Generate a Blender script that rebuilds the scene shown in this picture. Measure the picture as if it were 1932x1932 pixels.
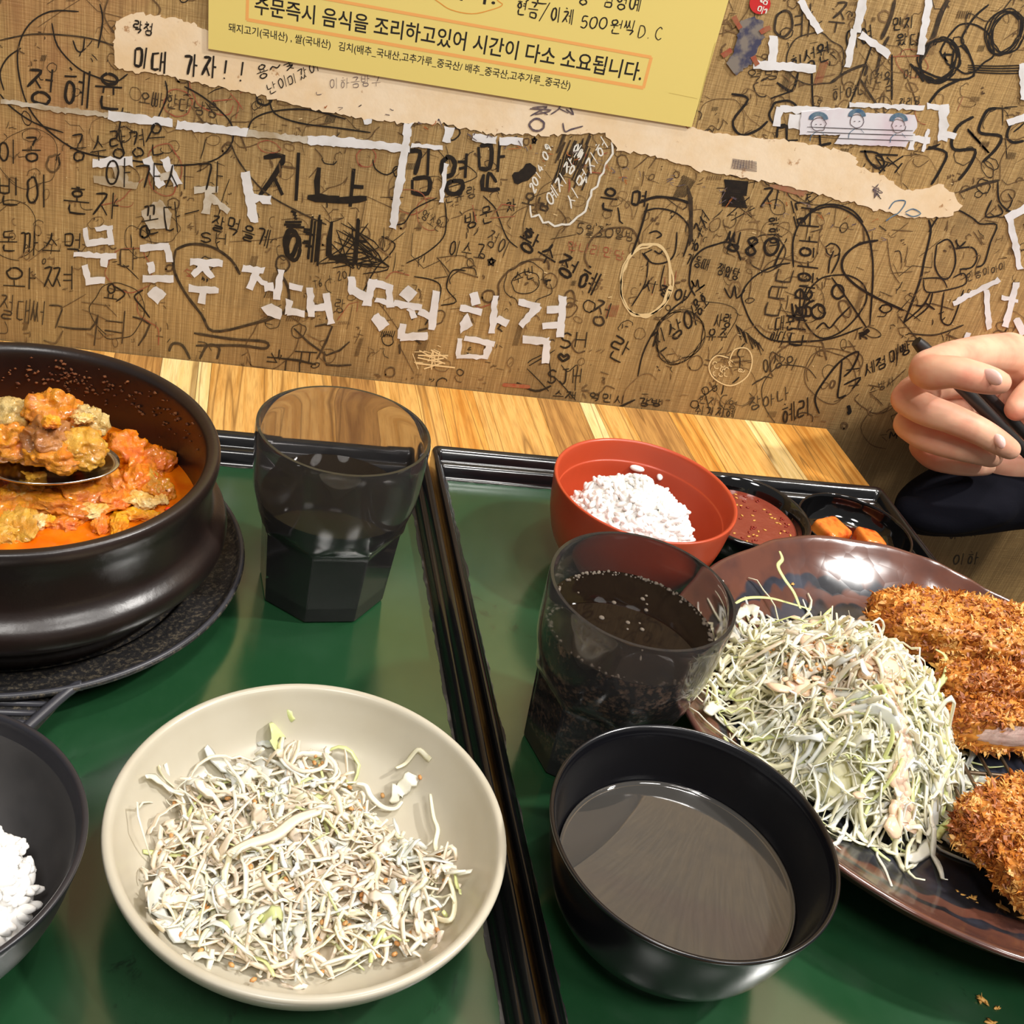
import bpy, math, random
import numpy as np
from mathutils import Vector, Matrix, noise
PI = math.pi
S = bpy.context.scene
for o in list(bpy.data.objects): bpy.data.objects.remove(o)
T = 0.75          # height of the table top above the floor
H = 0.35          # the phone was held this far above the table top
YW = 0.665        # the graffiti wall

# ------------------------------------------------------------------ camera
F_PX, YAW, PITCH, ROLL = 2160.52, 0.30842, 0.56737, -0.24916
fw = np.array([math.sin(YAW)*math.cos(PITCH), math.cos(YAW)*math.cos(PITCH), -math.sin(PITCH)])
rt = np.array([math.cos(YAW), -math.sin(YAW), 0.0])
dn = np.cross(fw, rt)
CX = math.cos(ROLL)*rt + math.sin(ROLL)*dn
CY = np.cross(fw, CX)
cam = bpy.data.cameras.new('camera'); cam_ob = bpy.data.objects.new('camera', cam)
S.collection.objects.link(cam_ob)
cam.sensor_width = 36.0; cam.lens = 36.0*F_PX/1932.0; cam.clip_start = 0.01; cam.clip_end = 50
m = Matrix([[CX[i], -CY[i], -fw[i], 0] for i in range(3)] + [[0, 0, 0, 1]])
m.translation = Vector((0, 0, T+H)); cam_ob.matrix_world = m
S.camera = cam_ob

# ------------------------------------------------------------------ world, lamps, exposure
S.view_settings.view_transform = 'Standard'; S.view_settings.look = 'None'
S.view_settings.gamma = 1.0; S.view_settings.use_curve_mapping = False
S.view_settings.exposure = 0.0
w = bpy.data.worlds.new('room_light'); S.world = w; w.use_nodes = True
w.node_tree.nodes['Background'].inputs[0].default_value = (1.0, 0.965, 0.92, 1)
w.node_tree.nodes['Background'].inputs[1].default_value = 0.22
def lamp(name, loc, target, size, power, col=(1, .965, .92), size_y=None):
    L = bpy.data.lights.new(name, 'AREA'); L.shape = 'RECTANGLE' if size_y else 'DISK'
    L.size = size; L.energy = power; L.color = col
    if size_y: L.size_y = size_y
    o = bpy.data.objects.new(name, L); S.collection.objects.link(o)
    o.location = loc
    o.rotation_euler = (Vector(target)-Vector(loc)).to_track_quat('-Z', 'Y').to_euler()
    return o
lamp('ceiling_or_fill_lamp', (1.15, 0.20, T+1.35), (0.2, .4, T), .09, 20)
lamp('ceiling_or_fill_lamp', (0.42, 0.40, T+1.55), (0.25, .40, T), .05, 4)
lamp('ceiling_panel', (0.56, 0.56, T+1.5), (0.50, .52, T), .17, 4.5, size_y=.09)
lamp('ceiling_or_fill_lamp', (-0.15, -0.5, T+1.55), (0.2, .6, T+.1), .4, 12)  # front fill from the left, added to brighten the wall
lamp('ceiling_or_fill_lamp', (0.8, -0.6, T+1.6), (0.3, .6, T+.1), .4, 12)  # matching front fill from the right, also added for the wall

# ------------------------------------------------------------------ helpers
def ray(px, py):
    return fw + CX*((px-966)/F_PX) + CY*((py-966)/F_PX)
def at(px, py, z):             # the point of height z (above the table) seen at a pixel of the survey photo
    d = ray(px, py); t = (z-H)/d[2]
    return Vector((d[0]*t, d[1]*t, T+z))
def aty(px, py, y):
    d = ray(px, py); t = y/d[1]
    return Vector((d[0]*t, y, T+H+d[2]*t))
def W(px, py, off=0.0):        # on the wall
    return aty(px, py, YW-off)

def lin(c):
    c = [x/255.0 for x in c[:3]]
    return tuple(x/12.92 if x <= .04045 else ((x+.055)/1.055)**2.4 for x in c) + (1.0,)

class N:
    """small wrapper for building a node material"""
    def __init__(s, name):
        s.m = bpy.data.materials.new(name); s.m.use_nodes = True
        s.t = s.m.node_tree; s.b = s.t.nodes['Principled BSDF']
    def n(s, typ, **kw):
        o = s.t.nodes.new(typ)
        for k, v in kw.items():
            if k in o.inputs.keys(): o.inputs[k].default_value = v
            else: setattr(o, k, v)
        return o
    def l(s, a, b): s.t.links.new(a, b)
    def set(s, **kw):
        for k, v in kw.items():
            s.b.inputs[k.replace('_', ' ')].default_value = v
        return s
    def coord(s, scale=(1, 1, 1), kind='Object'):
        c = s.n('ShaderNodeTexCoord'); mp = s.n('ShaderNodeMapping'); mp.inputs['Scale'].default_value = scale
        s.l(c.outputs[kind], mp.inputs[0]); return mp.outputs[0]
    def noise(s, scale, detail=4, vec=None, rough=.55, dist=0):
        o = s.n('ShaderNodeTexNoise'); o.inputs['Scale'].default_value = scale; o.inputs['Detail'].default_value = detail
        o.inputs['Roughness'].default_value = rough; o.inputs['Distortion'].default_value = dist
        s.l(vec if vec is not None else s.coord(), o.inputs['Vector']); return o.outputs['Fac']
    def ramp(s, fac, stops):
        r = s.n('ShaderNodeValToRGB'); e = r.color_ramp.elements
        while len(e) < len(stops): e.new(.5)
        for q, (p, c) in zip(e, stops): q.position = p; q.color = c if len(c) == 4 else (*c, 1)
        s.l(fac, r.inputs[0]); return r.outputs[0]
    def mix(s, fac, a, b, mode='MIX'):
        o = s.n('ShaderNodeMix', data_type='RGBA', blend_type=mode)
        for sock, v in ((o.inputs['Factor'], fac), (o.inputs[6], a), (o.inputs[7], b)):
            if hasattr(v, 'links'): s.l(v, sock)
            else: sock.default_value = v
        return o.outputs[2]
    def math(s, op, a, b=0.0):
        o = s.n('ShaderNodeMath', operation=op)
        for i, v in enumerate((a, b)):
            if hasattr(v, 'links'): s.l(v, o.inputs[i])
            else: o.inputs[i].default_value = v
        return o.outputs[0]
    def bump(s, h, strength=.3, dist=.001):
        b = s.n('ShaderNodeBump'); b.inputs['Strength'].default_value = strength; b.inputs['Distance'].default_value = dist
        s.l(h, b.inputs['Height']); s.l(b.outputs[0], s.b.inputs['Normal'])
    def col(s, c): s.l(c, s.b.inputs['Base Color'])
    def rough(s, c): s.l(c, s.b.inputs['Roughness'])

def simple(name, rgb, rough=.5, rgb2=None, scale=60, lo=.4, hi=.65, bump=0, bscale=200, bdist=.0005, **kw):
    k = N(name); k.set(Base_Color=lin(rgb), Roughness=rough)
    if rgb2: k.col(k.mix(k.ramp(k.noise(scale), [(lo, (0, 0, 0)), (hi, (1, 1, 1))]), lin(rgb), lin(rgb2)))
    if bump: k.bump(k.noise(bscale), bump, bdist)
    k.set(**kw)
    return k.m

def mesh(name, verts, faces, mat, parent=None, loc=None, smooth=True):
    me = bpy.data.meshes.new(name); me.from_pydata([tuple(v) for v in verts], [], faces)
    me.update()
    if smooth and len(me.polygons): me.polygons.foreach_set('use_smooth', [True]*len(me.polygons))
    for q in (mat if isinstance(mat, (list, tuple)) else [mat]): me.materials.append(q)
    o = bpy.data.objects.new(name, me); S.collection.objects.link(o)
    if parent: o.parent = parent
    if loc is not None: o.location = loc
    return o
def mod(o, typ, **kw):
    q = o.modifiers.new(typ.lower(), typ)
    for k, v in kw.items(): setattr(q, k, v)
    return q
def tag(o, label=None, cat=None, group=None, kind=None):
    for k, v in (('label', label), ('category', cat), ('group', group), ('kind', kind)):
        if v: o[k] = v
    return o
def thing(name, label, cat, loc=(0, 0, 0), group=None, rot=0):
    o = bpy.data.objects.new(name, None); S.collection.objects.link(o)
    o.location = loc; o.rotation_euler[2] = rot; o.empty_display_size = .02
    return tag(o, label, cat, group)
def lathe_data(prof, n=96, fn=None, closed=False):
    V = []; Fc = []
    for i, (r, z) in enumerate(prof):
        for k in range(n):
            a = 2*PI*k/n
            V.append(fn(r, z, a) if fn else (r*math.cos(a), r*math.sin(a), z))
    for i in range(len(prof)-1):
        for k in range(n):
            a, b = i*n+k, i*n+(k+1) % n
            Fc.append((a, b, b+n, a+n))
    if prof[0][0] < 1e-3: Fc.append(tuple(range(n-1, -1, -1)))
    if prof[-1][0] < 1e-3: Fc.append(tuple(range((len(prof)-1)*n, len(prof)*n)))
    return V, Fc
def smooth_prof(p, sub=4):
    """Catmull-Rom through the profile points"""
    out = []
    for i in range(len(p)-1):
        p0 = p[max(i-1, 0)]; p1 = p[i]; p2 = p[i+1]; p3 = p[min(i+2, len(p)-1)]
        for k in range(sub):
            t = k/sub
            out.append(tuple(.5*((2*p1[j])+(-p0[j]+p2[j])*t+(2*p0[j]-5*p1[j]+4*p2[j]-p3[j])*t*t+(-p0[j]+3*p1[j]-3*p2[j]+p3[j])*t**3) for j in range(2)))
    out.append(tuple(p[-1])); return [(max(r, 0.00001), z) for r, z in out]
def lathe(name, prof, mat, parent=None, loc=None, n=96, sub=4, fn=None):
    V, Fc = lathe_data(smooth_prof(prof, sub) if sub > 1 else prof, n, fn)
    return mesh(name, V, Fc, mat, parent, loc)
def box_data(a, b):
    x0, y0, z0 = a; x1, y1, z1 = b
    V = [(x0, y0, z0), (x1, y0, z0), (x1, y1, z0), (x0, y1, z0), (x0, y0, z1), (x1, y0, z1), (x1, y1, z1), (x0, y1, z1)]
    return V, [(0, 3, 2, 1), (4, 5, 6, 7), (0, 1, 5, 4), (1, 2, 6, 5), (2, 3, 7, 6), (3, 0, 4, 7)]
def box(name, a, b, mat, parent=None, bevel=0, loc=None):
    V, Fc = box_data(a, b); o = mesh(name, V, Fc, mat, parent, loc, smooth=False)
    if bevel: mod(o, 'BEVEL', width=bevel, segments=3)
    return o
def crom(P, sub=6):
    """Catmull-Rom curve through 3-D or 2-D points"""
    P = [np.array(p, float) for p in P]; out = []
    for i in range(len(P)-1):
        p0 = P[max(i-1, 0)]; p1 = P[i]; p2 = P[i+1]; p3 = P[min(i+2, len(P)-1)]
        for k in range(sub):
            t = k/sub
            out.append(.5*((2*p1)+(-p0+p2)*t+(2*p0-5*p1+4*p2-p3)*t*t+(-p0+3*p1-3*p2+p3)*t**3))
    out.append(P[-1]); return out
def tube_data(P, R, n=8, flat=1.0, up=None, base=0, caps=True, taper=False):
    """tube along points P with radius R (number or list); flat squashes it along its normal"""
    P = [np.array(p, float) for p in P]; V = []; Fc = []
    R = [R]*len(P) if not hasattr(R, '__len__') else R
    u = np.array(up if up is not None else (0, 0, 1.0)); prev = None
    for i, p in enumerate(P):
        t = P[min(i+1, len(P)-1)]-P[max(i-1, 0)]; t = t/(np.linalg.norm(t)+1e-12)
        if prev is None:
            a = np.cross(t, u)
            if np.linalg.norm(a) < 1e-3: a = np.cross(t, (1., 0, 0))
        else:
            a = prev - t*np.dot(prev, t)
        a = a/(np.linalg.norm(a)+1e-12); prev = a; b = np.cross(a, t)
        for k in range(n):
            q = 2*PI*k/n
            V.append(p + R[i]*(a*math.cos(q) + b*math.sin(q)*flat))
    for i in range(len(P)-1):
        for k in range(n):
            c, d = base+i*n+k, base+i*n+(k+1) % n
            Fc.append((c, d, d+n, c+n))
    if caps:
        Fc.append(tuple(base+k for k in range(n-1, -1, -1))); Fc.append(tuple(base+(len(P)-1)*n+k for k in range(n)))
    return V, Fc
class MB:
    def __init__(s): s.V = []; s.F = []; s.M = []
    def add(s, V, Fc, mi=0):
        b = len(s.V); s.V.extend(V); s.F.extend([tuple(i+b for i in f) for f in Fc]); s.M.extend([mi]*len(Fc))
    def tube(s, P, R, n=8, mi=0, **kw):
        V, Fc = tube_data(P, R, n, **kw); s.add(V, Fc, mi)
    def build(s, name, mat, parent=None, loc=None, smooth=True):
        o = mesh(name, s.V, s.F, mat, parent, loc, smooth)
        if isinstance(mat, (list, tuple)) and len(mat) > 1: o.data.polygons.foreach_set('material_index', s.M)
        return o
def ico(sub=2):
    import bmesh
    bm = bmesh.new(); bmesh.ops.create_icosphere(bm, subdivisions=sub, radius=1)
    V = [tuple(v.co) for v in bm.verts]; Fc = [tuple(v.index for v in f.verts) for f in bm.faces]; bm.free(); return V, Fc
ICO = {k: ico(k) for k in (1, 2, 3, 4, 5)}
def blob(sx, sy, sz, amp=.15, freq=1.5, seed=0, sub=3, rot=None, c=(0, 0, 0), box_=2.0):
    """lumpy ellipsoid; box_ above 2 makes it squarer"""
    V, Fc = ICO[sub]; out = []
    for v in V:
        v = Vector(v); p = box_
        s_ = (abs(v.x)**p+abs(v.y)**p+abs(v.z)**p)**(-1.0/p)
        q = v*s_
        q = q*(1+amp*noise.fractal(q*freq+Vector((seed*3.1, seed*1.7, seed)), 1.0, 2.0, 4))
        q = Vector((q.x*sx, q.y*sy, q.z*sz))
        if rot is not None: q = rot @ q
        out.append(tuple(q+Vector(c)))
    return out, Fc
def rotm(x=0, y=0, z=0):
    from mathutils import Euler
    return Euler((x, y, z)).to_matrix()
rnd = random.Random(7)
# ------------------------------------------------------------------ materials of the room and table
def wall_material():
    k = N('grasscloth_wall')
    base = k.mix(k.ramp(k.noise(2.2, 5, rough=.6), [(.35, (0, 0, 0)), (.68, (1, 1, 1))]), lin((196, 158, 99)), lin((164, 136, 89)))
    fine = k.noise(1, 2, k.coord((1150, 1, 26)), .5)
    weave = k.noise(1, 2, k.coord((90, 1, 1300)), .5)
    c = k.mix(k.ramp(fine, [(.36, (0, 0, 0)), (.60, (1, 1, 1))]), k.mix(.42, base, lin((104, 78, 42))), base)
    c = k.mix(k.ramp(weave, [(.48, (0, 0, 0)), (.66, (.2, .2, .2))]), c, lin((128, 98, 58)))
    c = k.mix(k.math('MULTIPLY', k.ramp(fine, [(.56, (0, 0, 0)), (.72, (.6, .6, .6))]), k.ramp(k.noise(1, 2, k.coord((500, 1, 300))), [(.45, (0, 0, 0)), (.7, (1, 1, 1))])), c, lin((222, 196, 142)))
    dirt = k.ramp(k.noise(9, 8, rough=.7), [(.5, (0, 0, 0)), (.72, (.55, .55, .55))])
    c = k.mix(dirt, c, lin((92, 74, 50)))
    red = k.ramp(k.noise(6.3, 5, k.coord((1, 1, .7)), .6), [(.60, (0, 0, 0)), (.74, (.5, .5, .5))])
    c = k.mix(red, c, lin((160, 84, 56)))
    # shade painted into the colour low along the table and below it
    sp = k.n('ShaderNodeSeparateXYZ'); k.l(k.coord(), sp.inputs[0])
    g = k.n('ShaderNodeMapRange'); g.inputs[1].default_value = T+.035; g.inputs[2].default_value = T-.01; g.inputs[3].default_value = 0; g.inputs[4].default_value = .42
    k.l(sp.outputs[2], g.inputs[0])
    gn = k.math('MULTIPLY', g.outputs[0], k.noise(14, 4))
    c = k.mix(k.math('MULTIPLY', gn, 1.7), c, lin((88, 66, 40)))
    k.col(c); k.set(Roughness=.62)
    k.bump(k.math('ADD', k.math('MULTIPLY', fine, 1.0), k.math('MULTIPLY', weave, .6)), .5, .0006)
    return k.m
M_WALL = wall_material()
M_FLOOR = simple('floor_tile', (96, 88, 74), .5, (70, 62, 52), 5)
M_DARKWOOD = simple('table_underside', (70, 52, 36), .6)
def plank_mat(name, a, b):
    k = N(name)
    v = k.coord((1, 1, 1), 'Object')
    oi = k.n('ShaderNodeObjectInfo')
    cv = k.n('ShaderNodeVectorMath', operation='ADD'); sc = k.n('ShaderNodeVectorMath', operation='MULTIPLY')
    k.l(k.coord((190, 9, 20)), sc.inputs[0]); sc.inputs[1].default_value = (1, 1, 1)
    k.l(sc.outputs[0], cv.inputs[0]); cb = k.n('ShaderNodeCombineXYZ')
    k.l(k.math('MULTIPLY', oi.outputs['Random'], 97), cb.inputs[0]); k.l(k.math('MULTIPLY', oi.outputs['Random'], 53), cb.inputs[1])
    k.l(cb.outputs[0], cv.inputs[1])
    g = k.noise(1, 5, cv.outputs[0], .6, .6)
    c = k.mix(k.ramp(g, [(.36, (1, 1, 1)), (.56, (0, 0, 0))]), lin(a), lin(b))
    fine = k.noise(1, 2, k.coord((1400, 60, 100)), .5)
    c = k.mix(k.ramp(fine, [(.35, (.35, .35, .35)), (.55, (0, 0, 0))]), c, lin(tuple(x*.72 for x in b)))
    wv = k.n('ShaderNodeTexNoise'); wv.inputs['Scale'].default_value = 1; wv.inputs['Detail'].default_value = 1
    v3 = k.n('ShaderNodeVectorMath', operation='ADD'); k.l(k.coord((70, 2.6, 5)), v3.inputs[0]); k.l(cb.outputs[0], v3.inputs[1]); k.l(v3.outputs[0], wv.inputs['Vector'])
    vein = k.ramp(k.math('ABSOLUTE', k.math('SUBTRACT', wv.outputs['Fac'], .5)), [(.0, (.75, .75, .75)), (.018, (0, 0, 0))])
    c = k.mix(vein, c, lin((122, 84, 40)))
    k.col(c); k.set(Roughness=.42, Specular_IOR_Level=.35); return k.m
M_PL = [plank_mat('laminate_honey', (226, 174, 98), (196, 140, 66)), plank_mat('laminate_pale', (244, 214, 150), (232, 196, 124)),
        plank_mat('laminate_brown', (190, 140, 76), (150, 104, 54)), plank_mat('laminate_orange', (222, 162, 78), (190, 124, 46))]

# ------------------------------------------------------------------ the setting
wall = box('wall_back', (-1.6, YW, 0), (2.2, YW+.12, 2.4), M_WALL); tag(wall, kind='structure')
fl = box('floor', (-1.6, -1.6, -.05), (2.2, YW, 0), M_FLOOR); tag(fl, kind='structure')

# ------------------------------------------------------------------ table
TX1 = .4283; TX0 = -.72; TY0 = .02
table = thing('dining_table', 'wood-striped laminate dining table pushed against the graffiti wall', 'table', (0, 0, 0))
box('table_core', (TX0, TY0, T-.028), (TX1-.0015, YW-.0015, T-.0025), M_DARKWOOD, table, .001)
xs = [-.0125, -.0048, .0327, .0700, .0982, .1250, .1400, .1640, .2000, .2090, .2389, .2502, .2720, .3044, .3240, .3628, .3821, .4030, .4283]
xl = [-.0125]
r_ = random.Random(3)
while xl[-1] > TX0+.02: xl.append(xl[-1]-r_.choice([.012, .022, .035, .041, .028]))
xs = sorted(set(xl[1:]+xs)); xs[0] = TX0
tone = {-.0048: 0, .0327: 1-1, .0700: 2, .0982: 0, .1250: 0, .1400: 3, .1640: 0, .2000: 0, .2090: 2, .2389: 1, .2502: 0, .2720: 2, .3044: 3, .3240: 0, .3628: 1, .3821: 3, .4030: 3}
tone[.0327] = 0; tone[-.0125] = 1
for a, b in zip(xs[:-1], xs[1:]):
    q = tone.get(a, r_.choice([0, 0, 2, 1, 3]))
    box('plank', (-(b-a)/2+.00012, TY0, -.0025), ((b-a)/2-.00012, YW-.0006, 0), M_PL[q], table, 0, ((a+b)/2, 0, T))
ML = simple('table_leg_black', (30, 30, 32), .4)
for x, y in ((TX0+.06, TY0+.06), (TX1-.06, TY0+.06), (TX0+.06, YW-.06), (TX1-.06, YW-.06)):
    box('leg', (x-.02, y-.02, 0), (x+.02, y+.02, T-.028), ML, table, .002)

# ------------------------------------------------------------------ trays
def tray_mats():
    k = N('tray_green_panel')
    n1 = k.ramp(k.noise(7, 6, rough=.65), [(.42, (0, 0, 0)), (.7, (1, 1, 1))])
    c = k.mix(n1, lin((27, 66, 38)), lin((42, 78, 52)))
    scuff = k.ramp(k.noise(38, 8, rough=.8, dist=1.5), [(.56, (0, 0, 0)), (.64, (.8, .8, .8))])
    c = k.mix(k.math('MULTIPLY', scuff, k.ramp(k.noise(5, 3), [(.5, (0, 0, 0)), (.62, (1, 1, 1))])), c, lin((22, 40, 28)))
    k.col(c)
    k.rough(k.ramp(k.noise(12, 6, rough=.7), [(.3, (.10,)*3), (.7, (.24,)*3)]))
    k.set(Specular_IOR_Level=1.0, IOR=1.6); k.bump(k.noise(25, 3), .03, .001)
    b = N('tray_black_rim')
    b.set(Base_Color=lin((17, 17, 19)), Specular_IOR_Level=.7); b.rough(b.ramp(b.noise(1, 5, b.coord((60, 60, 400))), [(.3, (.10,)*3), (.7, (.22,)*3)]))
    return k.m, b.m
M_GREEN, M_RIM = tray_mats()
M_RIMWORN = simple('tray_rim_worn', (38, 36, 36), .5, (84, 80, 76), 90, .5, .62)
def tray(x0, x1, y0, y1, label):
    t = thing('serving_tray', label, 'tray', ((x0+x1)/2, (y0+y1)/2, T), 'green cafeteria trays')
    hx, hy = (x1-x0)/2, (y1-y0)/2
    # cross-section of the rim, measured inward from the outer edge: (inset, z)
    pr = [(.0013, .0), (.0003, .004), (0, .0155), (.0012, .0178), (.0026, .0181), (.0060, .0161), (.0070, .0122), (.0078, .0111), (.0086, .0112), (.0114, .0097), (.0122, .0052), (.0132, .0034), (.0140, .0032)]
    SX = .62
    V = []; Fc = []; nc = 7; per = 4*nc
    for ins, z in pr:
        ix = ins*SX
        for ci, (sx, sy) in enumerate(((1, 1), (-1, 1), (-1, -1), (1, -1))):
            rad = max(.0045-ix*.5, .0008)
            for k in range(nc):
                a = PI/2*ci + PI/2*k/(nc-1)
                V.append((sx*(hx-ix-rad)+rad*math.cos(a), sy*(hy-ins-rad)+rad*math.sin(a), z))
    for i in range(len(pr)-1):
        for k in range(per):
            a, b = i*per+k, i*per+(k+1) % per
            Fc.append((a, b, b+per, a+per))
    Fc.append(tuple(range(per-1, -1, -1)))
    o = mesh('rim', V, Fc, M_RIM, t)
    wr = .0135
    V2 = []; n2 = 200
    P = [(-hx+wr*SX, -hy+wr), (hx-wr*SX, -hy+wr), (hx-wr*SX, hy-wr), (-hx+wr*SX, hy-wr)]
    V = [(x, y, .0006) for x, y in P]+[(x, y, .0031) for x, y in P]
    _, Fq = box_data((0, 0, 0), (1, 1, 1))
    mesh('panel', V, Fq, M_GREEN, t, smooth=False)
    # worn border band with a ragged inner edge
    V = []; Fc = []; rr = random.Random(int(x0*1000)); L = []
    for i in range(4):
        (ax, ay), (bx, by) = P[i], P[(i+1) % 4]
        m_ = int(math.hypot(bx-ax, by-ay)/.0012)
        for k in range(m_):
            L.append((ax+(bx-ax)*k/m_, ay+(by-ay)*k/m_))
    for j, (x, y) in enumerate(L):
        d = .0010+.0016*abs(noise.noise(Vector((x*90, y*90, 0))))+rr.random()*.0003
        qx = max(-hx+wr*SX+d, min(hx-wr*SX-d, x)); qy = max(-hy+wr+d, min(hy-wr-d, y))
        V += [(x, y, .00325), (qx, qy, .00325)]
    n = len(L)
    for j in range(n):
        a = 2*j; b = 2*((j+1) % n); Fc.append((a, b, b+1, a+1))
    mesh('worn_border', V, Fc, M_RIMWORN, t, smooth=False)
    return t
tray(-.180, .1176, .135, .5555, 'green tray with black rim holding the stone pot and the beige salad bowl')
tray(.1212, .4150, .135, .5605, 'green tray with black rim holding the brown oval plate and the black soup bowl')
FZ = T+.0031       # floor of the trays

# ------------------------------------------------------------------ crockery materials
M_BEIGE = simple('beige_melamine', (196, 190, 173), .28, (186, 178, 158), 30, .3, .8, Specular_IOR_Level=.5)
M_BLACK = simple('black_melamine', (15, 15, 19), .2, Specular_IOR_Level=.65)
M_BLACKG = simple('glossy_black_glaze', (10, 10, 11), .07, Specular_IOR_Level=.7)
M_GREYBOWL = simple('dark_grey_bowl', (40, 40, 46), .3, Specular_IOR_Level=.6)
M_GREYIN = simple('hazy_bowl_inside', (60, 59, 60), .45, (84, 82, 82), 22)
M_ORANGE = simple('orange_melamine', (184, 72, 42), .32, (178, 66, 36), 20, Specular_IOR_Level=.5)
M_ONGGI = simple('dark_brown_stoneware', (40, 28, 24), .32, (25, 18, 16), 22, .35, .7, .25, 260, .0004, Specular_IOR_Level=.6)
def iron():
    k = N('rough_black_stand')
    c = k.mix(k.ramp(k.noise(420, 4, rough=.75), [(.50, (0, 0, 0)), (.70, (1, 1, 1))]), lin((36, 35, 36)), lin((104, 94, 78)))
    k.col(c); k.set(Roughness=.5); k.bump(k.noise(500, 3), .5, .0005); return k.m
M_IRON = iron()
M_IRONEDGE = simple('smooth_black_stand_edge', (58, 58, 64), .38)

# ------------------------------------------------------------------ salad bowl (beige)
SALAD = (.0428, .2676)
sb = thing('salad_bowl', 'wide beige bowl of shredded cabbage salad near the photo\'s lower centre', 'bowl', (*SALAD, FZ))
R = .0688
lathe('body', [(.0, .004), (.028, .004), (.031, .0005), (.034, .0005), (.036, .005), (.050, .0095), (.0605, .018), (.0665, .027), (R-.0003, .0325), (R-.0012, .0342), (R-.0035, .0335), (.0625, .0275), (.0555, .0165), (.044, .0105), (.028, .0080), (.0, .0075)], M_BEIGE, sb, n=128)

# ------------------------------------------------------------------ soup bowl (black)
so = thing('soup_bowl', 'black bowl of clear broth between the salad bowl and the brown plate', 'bowl', (.1738, .2485, FZ))
lathe('body', [(.0, .003), (.022, .003), (.024, .0003), (.0265, .0003), (.028, .006), (.036, .0095), (.0435, .018), (.0485, .034), (.0516, .048), (.0525, .0515), (.0519, .0524), (.0508, .0518), (.0500, .0500), (.0492, .0475), (.0462, .034), (.0412, .021), (.034, .0125), (.020, .009), (.0, .0085)], M_BLACK, so, n=128)
k = N('clear_broth'); k.set(Base_Color=(.045, .042, .038, 1), Roughness=.015, IOR=1.5, Specular_IOR_Level=1.0)
M_BROTH = k.m
lathe('broth', [(.0, .0092), (.020, .0097), (.034, .0132), (.0409, .0217), (.0433, .0270), (.0441, .0296), (.0436, .0288), (.0425, .0285), (.0, .0285)], M_BROTH, so, n=96, sub=1)

# ------------------------------------------------------------------ rice bowl bottom left (dark grey)
rb = thing('rice_bowl', 'dark grey bowl of rice cut off by the left edge, beside the beige salad bowl', 'bowl', (-.0845, .2498, FZ), 'rice bowls')
lathe('body', [(.0, .003), (.024, .003), (.026, .0003), (.029, .0003), (.030, .006), (.040, .011), (.0495, .024), (.0545, .040), (.0562, .0462), (.0556, .0474), (.0540, .0466), (.0525, .041), (.0470, .025), (.037, .0135), (.020, .0095), (.0, .0095)], [M_GREYBOWL, M_GREYIN], rb, n=128)
me = rb.children[0].data
for p_ in me.polygons:
    if p_.normal.z > .0 and math.hypot(p_.center.x, p_.center.y) < .0522 and p_.center.z > .009: p_.material_index = 1

# ------------------------------------------------------------------ orange rice bowl
RICE = (.2165, .4690)
ob = thing('rice_bowl', 'orange bowl of white rice behind the cola glass at the tray\'s far edge', 'bowl', (*RICE, FZ), 'rice bowls')
lathe('body', [(.0, .003), (.019, .003), (.021, .0003), (.024, .0003), (.025, .005), (.033, .009), (.0415, .020), (.0460, .034), (.0476, .046), (.0485, .0535), (.0482, .0550), (.0470, .0548), (.0462, .0530), (.0446, .0440), (.0440, .0425), (.0424, .033), (.038, .021), (.030, .0115), (.015, .0085), (.0, .0085)], M_ORANGE, ob, n=128)

# ------------------------------------------------------------------ sauce bowl and radish kimchi bowl
SAUCE = (.2950, .5000); KK = (.3665, .5010)
sc = thing('sauce_bowl', 'small thick-rimmed black bowl of red-brown dipping sauce next to the orange bowl', 'bowl', (*SAUCE, FZ), 'small black side dishes')
lathe('body', [(.0, .002), (.018, .002), (.020, .0002), (.023, .0002), (.024, .004), (.0315, .010), (.0362, .0190), (.0374, .0248), (.0366, .0272), (.0345, .0270), (.0322, .0240), (.0302, .0190), (.026, .0110), (.014, .0065), (.0, .006)], M_BLACKG, sc, n=96)
kk = thing('side_dish_bowl', 'small black bowl with orange cubes of radish kimchi at the tray corner', 'bowl', (*KK, FZ), 'small black side dishes')
lathe('body', [(.0, .002), (.017, .002), (.019, .0002), (.021, .0002), (.022, .003), (.029, .0080), (.0330, .0150), (.0345, .0205), (.0338, .0216), (.0328, .0205), (.0312, .0145), (.027, .0080), (.015, .0050), (.0, .0048)], M_BLACKG, kk, n=96)

# ------------------------------------------------------------------ brown wavy plate
PC = (.3335, .3350)
RADII = [(-180, .132), (-173, .1315), (-136, .1312), (-121, .1328), (-107, .1345), (-80, .136), (-50, .134), (-20, .131), (10, .128), (35, .1245), (51, .1243), (58, .1288), (67, .1338), (76, .1342), (86, .1334), (96, .1333), (107, .1318), (117, .1290), (131, .1306), (155, .133), (180, .132)]
def plate_r(a):
    d = math.degrees(a); d = (d+180) % 360-180
    for (a0, r0), (a1, r1) in zip(RADII[:-1], RADII[1:]):
        if a0 <= d <= a1:
            t = (d-a0)/(a1-a0); t = t*t*(3-2*t); return r0+(r1-r0)*t
    return .132
def plate_fn(r, z, a):
    s = plate_r(a)/.132; q = (r/.132)**2
    rr = r*(1+(s-1)*q); lift = .0016*math.cos(3*a+.6)*q*q
    h = noise.noise(Vector((math.cos(a)*6, math.sin(a)*6, r*60)))*.0006*q
    return (rr*math.cos(a), rr*math.sin(a), z+max(lift, -.001)+h)
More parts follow.
